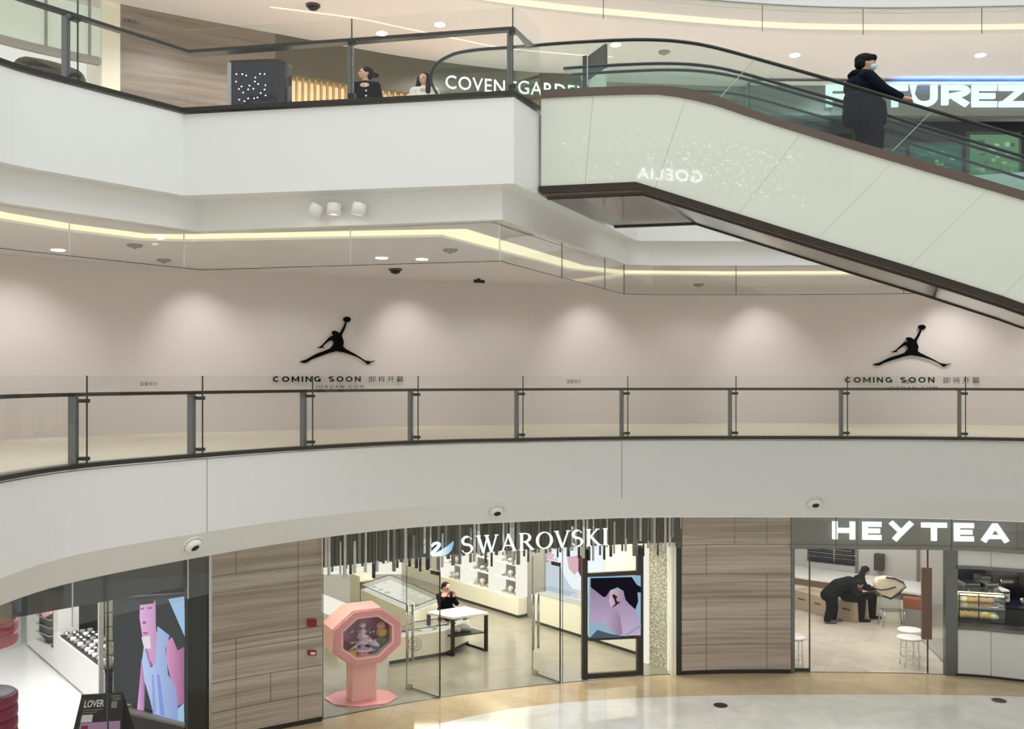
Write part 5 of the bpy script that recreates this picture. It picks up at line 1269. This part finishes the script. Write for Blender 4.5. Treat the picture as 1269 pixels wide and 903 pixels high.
# bending customer
t = thing('person', 'person in black bending forward over a phone in the tea shop', 'person')
b = MB(); hip = Z(-.02, 0, .8); shl = Z(.42, 0, 1.17); hc = Z(.63, 0, 1.12)
R = head(b, hc, (.75, -.1, -.75), (.08, .1, .12)); limb(b, [hip, (hip+shl)/2+Z(0, 0, .07), shl, Z(.52, 0, 1.16)], [.14, .13, .11, .06])
for q in (-1, 1):
    limb(b, [shl+Z(0, q*.16, 0), Z(.5, q*.2, .9), Z(.72, q*.06, .93)], [.055, .045, .03]); hand(b, Z(.72, q*.05, .93), (1, -q*.2, .15), (0, 0, 1), q, .55)
    limb(b, [hip+Z(0, q*.09, 0), Z(.03+q*.05, q*.1, .45), Z(-.02+q*.1, q*.1, .08)], [.1, .07, .045]); limb(b, [Z(-.03+q*.1, q*.1, .05), Z(.14+q*.1, q*.1, .035)], [.045, .035])
soft(b, 'body', 'skin', t, .012, 3)
c = MB(); limb(c, [hip+Z(-.03, 0, .0), (hip+shl)/2+Z(-.02, 0, .1), shl+Z(-.01, 0, .03)], [.2, .2, .16])
for q in (-1, 1): limb(c, [shl+Z(0, q*.16, 0), Z(.49, q*.21, .9), Z(.62, q*.11, .92)], [.1, .08, .06])
soft(c, 'coat', 'blackc', t, .015, 3)
c = MB()
for q in (-1, 1): limb(c, [hip+Z(0, q*.09, 0), Z(.03+q*.05, q*.1, .45), Z(-.02+q*.1, q*.1, .12)], [.15, .12, .085])
soft(c, 'trousers', 'blackc', t, .015, 3)
c = MB()
for q in (-1, 1): limb(c, [Z(-.04+q*.1, q*.1, .05), Z(.16+q*.1, q*.1, .04)], [.055, .048])
soft(c, 'shoes', mat('shoe_grey', srgb(90, 86, 82), .7), t, .012, 2)
c = MB(); c.ell(hc+R @ Z(0, -.03, .03), (.095, .105, .11), R); soft(c, 'hair', 'hair', t, .012, 2)
g = G(1030, 771).xy; t.location = (g.x, g.y, .003); t.scale = (1.36, 1.36, 1.05)
o = MB().box((g.x+.84*1.36, g.y, 1.04), (.16, .1, .016), 0, 0, -.4).build('phone', 'black'); tag(o, 'dark phone held by the bending tea customer', 'phone')
# seated customer
t = thing('person', 'person with long dark hair seated on a block in the tea shop, dark trousers', 'person')
b = MB(); hip = Z(0, 0, .72); shl = Z(.28, 0, 1.22); hc = Z(.43, 0, 1.48)
R = head(b, hc, (.9, .3, -.2), (.078, .098, .12)); limb(b, [hip, Z(.14, 0, .98), shl, Z(.38, 0, 1.36)], [.14, .12, .11, .05])
for q in (-1, 1):
    limb(b, [shl+Z(0, q*.15, 0), Z(.38, q*.2, .98), Z(.6, q*.1, .98)], [.05, .04, .028]); hand(b, Z(.6, q*.1, .98), (1, -q*.3, 0), (0, 0, 1), q, .5)
    k_ = Z(.62, q*.12, .68) if q > 0 else Z(.26, q*.16, .66); limb(b, [hip+Z(0, q*.09, 0), k_, Z(k_.x+.0, k_.y, .08)], [.1, .07, .045]); limb(b, [Z(k_.x, k_.y, .05), Z(k_.x+.17, k_.y, .035)], [.045, .035])
soft(b, 'body', 'skin', t, .012, 3)
c = MB(); limb(c, [hip, Z(.14, 0, 1.0), shl], [.17, .16, .14])
for q in (-1, 1): limb(c, [shl+Z(0, q*.15, 0), Z(.38, q*.2, .98), Z(.55, q*.12, .98)], [.08, .07, .05])
soft(c, 'jacket', 'blackc', t, .015, 3)
c = MB()
for q in (-1, 1):
    k_ = Z(.62, q*.12, .68) if q > 0 else Z(.26, q*.16, .66); limb(c, [hip+Z(0, q*.09, 0), k_, Z(k_.x, k_.y, .12)], [.14, .11, .08])
soft(c, 'trousers', 'blackc', t, .015, 3)
c = MB()
for q in (-1, 1):
    k_ = Z(.62, q*.12, .68) if q > 0 else Z(.26, q*.16, .66); limb(c, [Z(k_.x-.02, k_.y, .05), Z(k_.x+.18, k_.y, .04)], [.055, .045])
soft(c, 'shoes', 'blackc', t, .012, 2)
c = MB(); c.ell(hc+R @ Z(0, -.03, .03), (.095, .105, .11), R); c.ell(hc+R @ Z(0, -.09, -.16), (.09, .06, .22), R); soft(c, 'hair', 'hair', t, .012, 2)
g = G(1052, 770).xy; t.location = (g.x, g.y+.15, .003); t.scale = (1.36, 1.36, 1.05)
# beige bag on a clear chair
g = G(1106, 776).xy; t = thing('clear_chair', 'transparent chair with slim legs holding the beige bag', 'chair', (g.x, g.y, 0))
mb = MB(); mb.box((g.x, g.y, .5), (.66, .4, .03)); mb.build('seat', 'clearp', t)
mb = MB(); mb.box((g.x+.0, g.y+.2, .75), (.62, .03, .5)); mb.build('backrest', 'clearp', t)
for i, (sx_, sy_) in enumerate(((-1, -1), (1, -1), (1, 1), (-1, 1))): MB().tube([(g.x+.29*sx_, g.y+.17*sy_, .5), (g.x+.36*sx_, g.y+.2*sy_, .01)], .022, 8).build('leg', 'steel2', t)
Yb = g.y; ctr_ = P(1102, 729, Yb); t = thing('tote_bag', 'large beige canvas bag with black piping on the clear chair', 'bag', (ctr_.x, ctr_.y, .52))
ol = [P(x, y, Yb-.18) for x, y in ((1084, 722), (1088, 716.5), (1098, 715), (1108, 716.5), (1119, 721), (1122.5, 727), (1114, 735), (1104, 742), (1094, 738), (1086, 731))]
MB().poly3(ol, (.03, .3, 0)).build('body', 'beige', t, .06)
mb = MB(); mb.tube([p+Z(0, -.012, 0) for p in ol[2:9]], .022, 6); mb.build('piping', 'blackc', t)
mb = MB(); mb.tube([P(x, y, Yb-.2) for x, y in ((1084, 729), (1092, 731), (1102, 729.5), (1110, 727))], .018, 6); mb.build('zip_line', 'blackc', t)
# counter window at the far side of the tea shop
plK = chord(1184, 1300, .0)
def krun(z0, z1, m, name, lbl, off=.05, th=.15, a=1184, b=1460): o = MB().wall(sub(offset(SHOP, off), a, b), z0, z1, th).build(name, m); return struct(o, lbl)
krun(0, .06, 'dsteel', 'baseboard_tea', None, .02); krun(.06, 1.18, 'plastic', 'wall_tea_counter', 'white panelled counter front of the tea shop'); krun(2.78, 3.22, 'plastic', 'wall_tea_header', None); krun(1.18, 1.26, 'steel', 'windowsill_tea', None, .0, .5)
for px in (1228, 1272, 1330): 
    a_ = sp(px, -.045); struct(MB().span(a_, a_+Vector((.014, 0)), .06, 1.18, .01).build('trim_seam', 'gap')); struct(MB().span(a_, a_+Vector((.014, 0)), 2.78, 3.22, .01).build('trim_seam', 'gap'))
struct(MB().wall(sub(offset(SHOP, .02), 1183.5, 1187), 0, 3.25, .2).build('window_frame', 'steel'))
krun(2.72, 2.8, 'steel', 'window_frame', None, .02)
struct(MB().wall(sub(offset(SHOP, 3.4), 1186, 1460), 0, 4.2, .15).build('wall_kitchen_back', mat('kitchen_dark', srgb(52, 54, 62), .4)))
struct(MB().wall(sub(offset(SHOP, .1), 1184, 1460), .0, .05, 3.3).build('floor_kitchen', 'grey'))
struct(MB().span(sp(1179, -.25), along(offset(SHOP, 3.3), 1184), 0, 4.2, .12).build('wall_tea_side', 'white2'))
# pastry case
g0, g1 = XY(1188, 24.2), XY(1246, 23.9); t = thing('pastry_case', 'small glass case with glowing golden pastries on the serving window', 'glass case', (*g0, 1.1))
dg = (g1-g0).normalized(); ng = Vector((-dg.y, dg.x)); MB().span(g0, g1, 1.1, 1.3, .9).build('base', 'steel', t)
MB().span(g0, g1, 1.3, 2.0, .9).build('glass_box', 'clearp', t)
for z in (1.62, 1.98): MB().span(g0, g1, z, z+.035, .03).build('rail', 'steel2', t)
for u in (0, .42, .98): MB().span(g0.lerp(g1, u), g0.lerp(g1, u)+dg*.03, 1.3, 2.0, .03).build('upright', 'dsteel', t)
MB().span(g0+ng*.05, g1+ng*.05, 1.94, 1.965, .3).build('case_lamp', emis('case_glow', srgb(255, 240, 190), 5), t); MB().span(g0+ng*.1, g1+ng*.1, 1.62, 1.64, .6).build('inner_shelf', 'clearp', t)
random.seed(8)
for i in range(18):
    p = g0.lerp(g1, .08+.8*(i % 6)/5.6)+ng*(.2+.24*((i//6) % 3)); o = MB().ell((*p, 1.37 if i < 12 else 1.7), (.13, .1, .07), n=10, m=6).build('pastry', random.choice(('yellow', 'wood', 'cream'))); tag(o, 'golden pastry inside the small glass case', 'pastry', 'pastries in the glass case')
# machines behind
def machine(px0, px1, y0, y1, Yd, m, l, name='coffee_machine'):
    a_, b_ = P(px0, y0, Yd), P(px1, y1, Yd); t = thing(name, l, 'kitchen machine', (a_.x, Yd, b_.z)); w = b_.x-a_.x; h = a_.z-b_.z; c = Z((a_.x+b_.x)/2, Yd+.25, (a_.z+b_.z)/2)
    MB().box(c, (w, .5, h)).build('housing', m, t, .03); MB().box(c+Z(0, -.26, h*.28), (w*.8, .03, h*.16)).build('control_strip', 'dgrey', t); MB().box(c+Z(0, -.27, -h*.1), (w*.5, .06, h*.2)).build('spout_block', 'steel2', t)
    MB().tube([c+Z(-w*.3, -.3, h*.1), c+Z(-w*.3, -.34, -h*.3)], .02, 6).build('steam_pipe', 'steel2', t); return t
machine(1195, 1216, 722, 742, 25.6, 'steel2', 'silver espresso machine behind the pastry case'); machine(1217, 1232, 714, 742, 25.8, 'steel', 'upright grinder beside the silver espresso machine', 'grinder')
machine(1222, 1238, 722, 746, 25.4, 'steel2', 'bright steel shaker tower behind the pastry case edge', 'shaker_machine'); machine(1238, 1252, 731, 746, 25.1, 'plastic', 'white square tea brewer in the serving window', 'tea_brewer')
machine(1232, 1268, 710, 727, 25.7, 'dgrey', 'dark wall-mounted equipment rack at the back of the tea kitchen', 'equipment_rack'); machine(1272, 1310, 708, 730, 25.3, 'dgrey', 'dark equipment rack cut by the frame edge', 'equipment_rack')
plk = thing('kitchen_worktop', 'dark navy kitchen worktop behind the serving window', 'worktop', (*XY(1250, 24.6), 0))
w0, w1 = XY(1194, 25.2), XY(1400, 23.9); MB().span(w0, w1, 1.4, 1.46, 1.3).build('top', mat('navy_top', srgb(34, 40, 58), .3), plk); MB().span(w0, w1, .05, 1.4, 1.2).build('base', 'dgrey', plk)
random.seed(6)
for i in range(7):
    q = w0.lerp(w1, .42+.055*i)+Vector((.05, .5)); z_ = 1.46; o = thing('steel_cup', 'steel cup standing in a row on the navy kitchen worktop', 'cup', (*q, z_), 'steel cups on the worktop'); MB().lathe([(.05, 0), (.065, .16), (.055, .16), (.045, .02), (0, .02)], (*q, z_), 12, K, K).build('cup', 'steel2', o)
# ------------------------------------------------------------------ cosmetics shop
glassrun('window_6', -170, 133, .01, LIP, 'shopglass', .05, lbl='tall glass pane in front of the folding board'); glassrun('window_7', 134, 232, .01, LIP, 'shopglass', .05); 
struct(MB().wall(sub(offset(SHOP, .05), 232, 262), 0, LIP, .1).build('wall_cosmetics_end', 'darkglass'), 'narrow dark glass strip beside the stone pier')
struct(MB().span(sp(259), sp(262.5), 0, LIP, .12).build('trim_edge', 'steel2'))
struct(MB().wall(sub(offset(SHOP, .12), -170, 250), 3.3, LIP, .5).build('wall_header', 'darkglass'), 'black glass header over the cosmetics shopfront')
struct(MB().prism([tuple(p) for p in sub(offset(SHOP, .12), -170, 260)]+[(-6.0, 22), (-9.5, 31), (-22, 31)], .0005, .003).build('floor_cosmetics', 'floorwhite'))
A0, A1 = G(33, 800).xy, G(128, 884).xy; dA = (A1-A0).normalized(); nA_ = Vector((-dA.y, dA.x)); nA_ = nA_ if nA_.y > 0 else -nA_; plQ = plane(A0, A1)
struct(MB().span(A0-dA*5+nA_*.9, A1+nA_*.9, 0, LIP, .2).build('wall_cosmetics', 'black'), 'black rear wall of the cosmetics shop')
struct(MB().span(Vector((-24, 30.5)), Vector((-9, 30.5)), 0, LIP, .2).build('wall_cosmetics_back', 'black'))
b1q = hit(72, 800, plQ).xy
t = thing('display_wall', 'white glossy display wall with a small black product shelf in the cosmetics shop', 'display wall', (*A0, 0))
MB().span(A0, b1q, .06, 3.25, .5).build('panel', 'plastic', t); MB().span(A0+nA_*.03, b1q+nA_*.03, 0, .06, .5).build('toe_kick', 'steel', t)
traced([(49, 752), (66, 752), (66, 803), (49, 784)], plQ, .01, 'shelf_niche', 'black', t, .002)
for i, y_ in enumerate((760, 770, 780, 790)): traced([(49, y_), (66, y_+7), (66, y_+8.5), (49, y_+1.2)], plQ, .09, 'shelf', 'steel2', t, .004)
traced([(54, 760), (63, 752), (66, 753), (66, 760), (58, 765)], plQ, .05, 'pink_card', 'pink', t, .02)
c0, c1 = b1q, A1; t = thing('makeup_counter', 'white counter with black trays of cosmetics behind the folding board', 'counter', (*c0, 0))
MB().span(c0, c1, .06, .95, .9).build('body', 'plastic', t); MB().span(c0+nA_*.05, c1+nA_*.05, 0, .06, .8).build('toe_kick', 'steel', t); MB().span(c0+nA_*.04, c1+nA_*.04, .95, .98, .82).build('tray_bed', 'black', t)
random.seed(12); Lc = (c1-c0).length
for i in range(12):
    for j in range(4):
        p = c0+dA*(Lc*(i+.6)/12.4)+nA_*(.16+.19*j); o = MB().lathe([(.05, 0), (.06, .015), (.055, .09), (0, .09)], (*p, .98), 8, K, K).build('cosmetic_pot', random.choice(('plastic', 'steel2', 'grey')) if not (j == 3 and i > 5) else 'pink'); tag(o, 'small cosmetic pot on the black counter trays', 'cosmetic pot', 'cosmetic pots on the counter trays')
p = c0+dA*Lc*.78+nA_*.7; o = MB().box((*p, 1.09), (.5, .2, .22), math.atan2(dA.y, dA.x)).build('product_box', 'pink'); tag(o, 'pink product box at the back of the cosmetics counter', 'box')
# white door frame post with grid
for (xa, xb, m2, l) in ((122.5, 128.5, 'plastic', 'white upright post at the cosmetics shop door'), (130.5, 139.5, 'steel2', 'steel gridded upright beside the advertising screen')):
    a_, b_ = XY(xa, 19.7), XY(xb, 19.75); t = thing('door_post', l, 'post', (*a_, 0)); MB().span(a_, b_, 0, 3.0, .12).build('shaft', m2, t)
    if xa > 129:
        for z in [k*.3+.2 for k in range(9)]: MB().span(a_+Vector((0, -.005)), b_+Vector((0, -.005)), z, z+.02, .01).build('grid_line', 'dgrey', t)
        MB().span(a_+Vector((-.01, -.01)), b_+Vector((.01, -.01)), 1.35, 1.42, .1).build('lock_box', 'black', t)
# big LED screen
plV = plane(G(140, 866, .6).xy, G(231, 895, .6).xy+Vector((0, .25)), 0)
t = thing('led_screen', 'tall lit screen showing a person in a white tank top', 'screen', hit(186, 880, plV))
traced([(140, 741), (231, 735), (231, 895), (140, 866)], plV, -.15, 'casing', 'black', t, -.01)
traced([(141, 745), (230, 739), (230, 893), (141, 865)], plV, .01, 'display', E1('led_bg', (70, 74, 74), .95), t)
zv = lambda l: [(130+a/4.514, 640+b/4.514) for a, b in l]; zw = lambda l: [(a/5.016, 723+b/5.016) for a, b in l]
for i, (l, c, s) in enumerate((
    (zw([(1050, 95), (1148, 78), (1152, 328)]), (170, 205, 240), 1),
    (zw([(875, 120), (970, 105), (972, 260), (975, 300), (1040, 330), (960, 520), (905, 400), (890, 330), (872, 210)]), (222, 172, 216), 1),
    (zw([(885, 470), (905, 500), (905, 640), (900, 790), (858, 778), (870, 650)]), (214, 160, 214), 1),
    (zw([(1040, 360), (1075, 330), (1110, 415), (1150, 390), (1150, 740), (1105, 760), (1075, 620), (1040, 480)]), (204, 142, 184), 1),
    (zw([(900, 395), (915, 400), (945, 520), (972, 490), (985, 262), (1060, 320), (1035, 400), (1050, 560), (1100, 650), (1118, 840), (1150, 862), (960, 806), (940, 720), (905, 600), (890, 480)]), (176, 196, 250), 1),
    (zw([(1115, 770), (1150, 740), (1152, 862), (1112, 846)]), (170, 205, 240), 1),
    (zw([(888, 330), (940, 322), (945, 400), (905, 400)]), (240, 236, 240), 1),
    (zw([(893, 232), (918, 230), (916, 246), (900, 250)]), (170, 110, 165), 1),
    (zw([(895, 300), (935, 296), (925, 312), (905, 314)]), (196, 110, 150), 1),
    (zw([(885, 150), (905, 146), (905, 156), (886, 160)]), (160, 104, 160), 1), (zw([(930, 146), (955, 142), (955, 152), (930, 155)]), (160, 104, 160), 1),
    (zw([(875, 106), (970, 100), (970, 118), (880, 130)]), (60, 50, 60), 1),
    (zw([(915, 400), (930, 402), (955, 500), (948, 522)]), (190, 130, 190), 1),
    (zw([(990, 560), (1005, 560), (1040, 820), (1010, 812)]), (140, 160, 235), 1),
    (zw([(960, 560), (970, 560), (985, 800), (965, 796)]), (150, 170, 240), 1))):
    gm_ = E1('led_%d' % i, c, s) if i not in (1, 2, 3, 4) else blend('led_tone_%d' % i, [min(255, v+20) for v in c], [max(0, v-34) for v in c], 'X', s)
    traced(l, plV, .003, 'picture_area', gm_, t, .012+i*.0035)
a_, b_ = G(150, 884, .45).xy+Vector((0, .1)), G(226, 902, .45).xy+Vector((.0, .1)); t = thing('low_plinth', 'grey low plinth under the lit screen', 'plinth', (*a_, 0)); MB().span(a_, b_, 0, .45, .7).build('base', 'dgrey', t); MB().span(a_-Vector((.02, .05)), b_-Vector((-.02, .05)), .45, .5, .8).build('top', 'grey', t)
# red product strip beside the screen
t = thing('product_rack', 'narrow dark rack with red shelves between screen and stone pier', 'rack', (*XY(235, 19.4), 0)); pr0, pr1 = XY(232.5, 19.15), XY(243, 19.3); MB().span(pr0, pr1, 0, 2.9, .12).build('panel', 'dgrey', t)
plr2 = plane(pr0, pr1); 
for y0, y1, c in ((778, 787, 'plastic'), (795, 800, 'magenta2'), (802, 810, 'red'), (812, 822, 'magenta2'), (824, 832, 'red'), (858, 864, 'plastic')): traced([(233.5, y0), (241.5, y0), (241.5, y1), (233.5, y1)], plr2, .02, 'shelf_row', c, t, .002)
# quilted pink drums
def drum(px, zb, zt, n, r, Yd, m, l, top='magenta'):
    c = XY(px, Yd); t = thing('quilted_drum', l, 'drum', (*c, zb)); h = (zt-zb)/n
    for i in range(n):
        z = zb+h*i; MB().lathe([(r*.93, z), (r, z+h*.15), (r*1.01, z+h*.5), (r, z+h*.85), (r*.93, z+h)], (*c, 0), 36, K*.8, K*.8).build('ring', m, t)
    MB().lathe([(r*.93, zt), (r*.9, zt+.015), (0, zt+.015)], (*c, 0), 36, K*.8, K*.8).build('cap', top, t); return t
drum(-17, 2.53, 3.9, 6, .5, 17.6, 'magenta', 'hanging magenta quilted drum at the edge of the cosmetics shop')
drum(-17, .003, 1.62, 7, .5, 17.6, 'magenta2', 'standing dark magenta quilted drum with black top below the hanging one', 'black')
MB().tube([(*XY(-17, 17.6), 3.9), (*XY(-17, 17.6), LIP)], .03, 8).build('hanger', 'dsteel', bpy.data.objects['quilted_drum'])
# folding board
Yf = 18.75; TL, TR, BL, BR = P(101, 861.5, Yf), P(152, 851, Yf+.15), None, None
dF = Vector((TR.x-TL.x, TR.y-TL.y)).normalized()
bl = TL+Z(.0, -.42, 0)+Z(*( -dF*.12), 0); br = TR+Z(0, -.42, 0)+Z(*(dF*.12), 0); bl.z = br.z = .01; TRz = Vector((TR.x, TR.y, TL.z))
t = thing('folding_board', 'black folding floor board with white lettering and pink and red bands', 'floor sign', (TL.x, TL.y, 0))
nF = (TRz-TL).cross(bl-TL).normalized(); nF = nF if nF.y < 0 else -nF
MB().poly3([TL, TRz, br, bl], -nF*.03).build('front_panel', 'black', t)
bk = [TL+Z(0, .02, 0), TRz+Z(0, .02, 0), br+Z(0, .86, 0), bl+Z(-.05, .86, 0)]; MB().poly3(bk, Z(0, .03, 0)).build('rear_panel', 'black', t)
MB().tube([TL+Z(0, 0, .0), TRz], .02, 8).build('hinge_bar', 'dsteel', t)
def fb(u, v): p = TL.lerp(TRz, u).lerp(bl.lerp(br, u), v); return p
def fpatch(u0, u1, v0, v1, m2, nm, lift): MB().poly3([fb(u0, v0)+nF*lift, fb(u1, v0)+nF*lift, fb(u1, v1)+nF*lift, fb(u0, v1)+nF*lift], nF*.003).build(nm, m2, t)
fpatch(.12, .97, .42, .58, mat('lilac_band', srgb(186, 150, 190), .5), 'band', .002); fpatch(.12, .97, .6, .74, 'red', 'band', .002); fpatch(.12, .97, .76, .95, 'dgrey', 'band', .002); fpatch(.12, .36, .3, .41, 'plastic', 'print_block', .002); fpatch(.75, .88, .12, .22, 'grey', 'print_block', .002)
def ftext(txt, u0, u1, v0, v1, m2, bold=0):
    vs, fs = text_geo(txt, bold); ax = min(v[0] for v in vs); bx = max(v[0] for v in vs); ay = min(v[1] for v in vs); by = max(v[1] for v in vs); mb = MB()
    for v in vs: mb.v.append(fb(u0+(u1-u0)*(v[0]-ax)/(bx-ax), v1+(v0-v1)*(v[1]-ay)/(by-ay))+nF*.006)
    for f in fs: mb.face(f)
    mb.build('lettering', m2, t, fix=False)
ftext('LOVER', .12, .58, .08, .19, 'plastic', .02); 
for k in range(3): fpatch(.12, .55-.1*k, .225+.035*k, .235+.035*k, 'grey', 'text_rule', .002)
for k in range(3): fpatch(.72+.03*k, .95, .03+.03*k, .042+.03*k, 'grey', 'text_rule', .002)
fpatch(.16, .3, .46, .53, 'magenta2', 'print_block', .006)
# ------------------------------------------------------------------ camera and light
cam = bpy.data.cameras.new('camera'); co = bpy.data.objects.new('camera', cam); C.objects.link(co)
co.location = (0, 0, E); co.rotation_euler = (PI/2, 0, 0); cam.sensor_width = 36; cam.lens = F/1269*36; cam.shift_y = (HY-451.5)/1269
cam.clip_end = 200
bpy.context.scene.camera = co
sc = bpy.context.scene
sc.view_settings.view_transform = 'Standard'; sc.view_settings.look = 'None'; sc.view_settings.gamma = 1; sc.view_settings.use_curve_mapping = False
sc.view_settings.exposure = -.17
sc.cycles.transparent_max_bounces = 32; sc.cycles.max_bounces = 8; sc.cycles.use_denoising = True
w = bpy.data.worlds.new('world'); sc.world = w; w.use_nodes = True; nt = w.node_tree; N = nt.nodes; L = nt.links
bg = N['Background']; tc = N.new('ShaderNodeTexCoord'); sx = N.new('ShaderNodeSeparateXYZ'); cr = N.new('ShaderNodeValToRGB')
mr = N.new('ShaderNodeMapRange'); mr.inputs[1].default_value = -1; mr.inputs[2].default_value = 1
L.new(tc.outputs['Generated'], sx.inputs[0]); L.new(sx.outputs['Z'], mr.inputs[0]); L.new(mr.outputs[0], cr.inputs[0]); L.new(cr.outputs[0], bg.inputs[0])
e = cr.color_ramp.elements; e[0].position = .2; e[0].color = (1.15, 1.12, 1.05, 1); e[1].position = .95; e[1].color = (.95, 1, 1.0, 1)
x = cr.color_ramp.elements.new(.55); x.color = (.52, .52, .50, 1)
bg.inputs[1].default_value = 1.25
def area(name, loc, size, power, col=(1, 1, 1), rot=(0, 0, 0), spread=PI, shape='RECTANGLE'):
    l = bpy.data.lights.new(name, 'AREA'); l.shape = shape; l.size = size[0]
    if shape in ('RECTANGLE', 'ELLIPSE'): l.size_y = size[1]
    l.energy = power; l.color = col; l.spread = spread
    o = bpy.data.objects.new(name, l); C.objects.link(o); o.location = loc; o.rotation_euler = rot; return o
def spot(name, loc, target, power, angle=60, col=(1, 1, 1), blend=.6, r=.05):
    l = bpy.data.lights.new(name, 'SPOT'); l.energy = power; l.color = col; l.spot_size = math.radians(angle); l.spot_blend = blend; l.shadow_soft_size = r
    o = bpy.data.objects.new(name, l); C.objects.link(o); o.location = loc
    o.rotation_euler = (Vector(target)-Vector(loc)).to_track_quat('-Z', 'Y').to_euler(); return o
WARM = (1, .96, .93)
# ceiling wash lights on the hoarding
for px in (25, 250, 510, 730, 945, 1180, 1330):
    p = along(offset(WALLC, -1.5), px); q = along(WALLC, px)
    spot('wall_washer', (p.x, p.y, CE2-.04), (q.x, q.y, F2+1.75), 185, 84, WARM, 1.0, .15)
# gallery downlights
def down(name, loc, power, col, angle=150): spot(name, loc, (loc[0], loc[1], loc[2]-3), power, angle, col, .5, .12)
for px in (60, 380, 640, 900, 1180):
    p = along(offset(WALLC, -2.3), px); down('gallery_light', (p.x, p.y, CE2-.06), 110, WARM)
for px in (60, 250, 400, 640, 900, 1180):
    p = along(offset(WALLC, -2.6), px); down('upper_gallery_light', (p.x, p.y, CE3-.08), 300 if px < 450 else 400, (.98, .97, 1))
for px in (560, 800, 1050, 1300):
    p = along(offset(WALLC, -1.2), px); down('upper_gallery_light', (p.x, p.y, CE3-.08), 260, (.96, .95, 1))
p = along(WALL3, 1240); area('blue_cornice_light', (p.x, p.y-.5, CE3-.16), (6.5, .08), 22, (.08, .3, 1), (PI*.60, 0, 0), math.radians(100))
# shops on the ground floor
area('shop_light', (-.3, 28, 4.1), (6, 7), 800, (1, .97, .86))
area('shop_light', (9.8, 28, 4.0), (5, 5), 240, (1, .96, .9))
area('shop_light', (-10.5, 21.5, 4.0), (4, 5), 330, (1, .98, .98))
area('hall_light', (4, 20.5, 4.1), (8, .6), 60, WARM)
for px, Y in ((1210, 25.2), (1300, 24.6)):
    q = XY(px, Y); area('counter_light', (q.x, q.y, 3.6), (1, 1), 25, (1, .95, .85))
# sky-lit roof of the atrium
area('roof_light', (0, 6, 30), (16, 14), 2750, (.93, .98, 1))

spot('case_fill_spot', (-4.3, 21.0, 4.15), (-3.8, 21.9, 1.6), 260, 60, (1, .97, .9), .6, .1)  # unseen spot added to brighten the pink case
for px, Y in ((560, 22.9), (690, 23.9), (780, 24.4)):
    q = XY(px, Y); spot('entrance_spot', (q.x, q.y, 4.15), (q.x, q.y-.6, 0), 160, 70, (1, .93, .78), .7, .06)
for px, Y in ((1030, 25), (1110, 25), (1080, 27.5)):
    q = XY(px, Y); spot('tea_spot', (q.x, q.y, 4.15), (q.x, q.y, 0), 150, 75, (1, .97, .92), .7, .06)
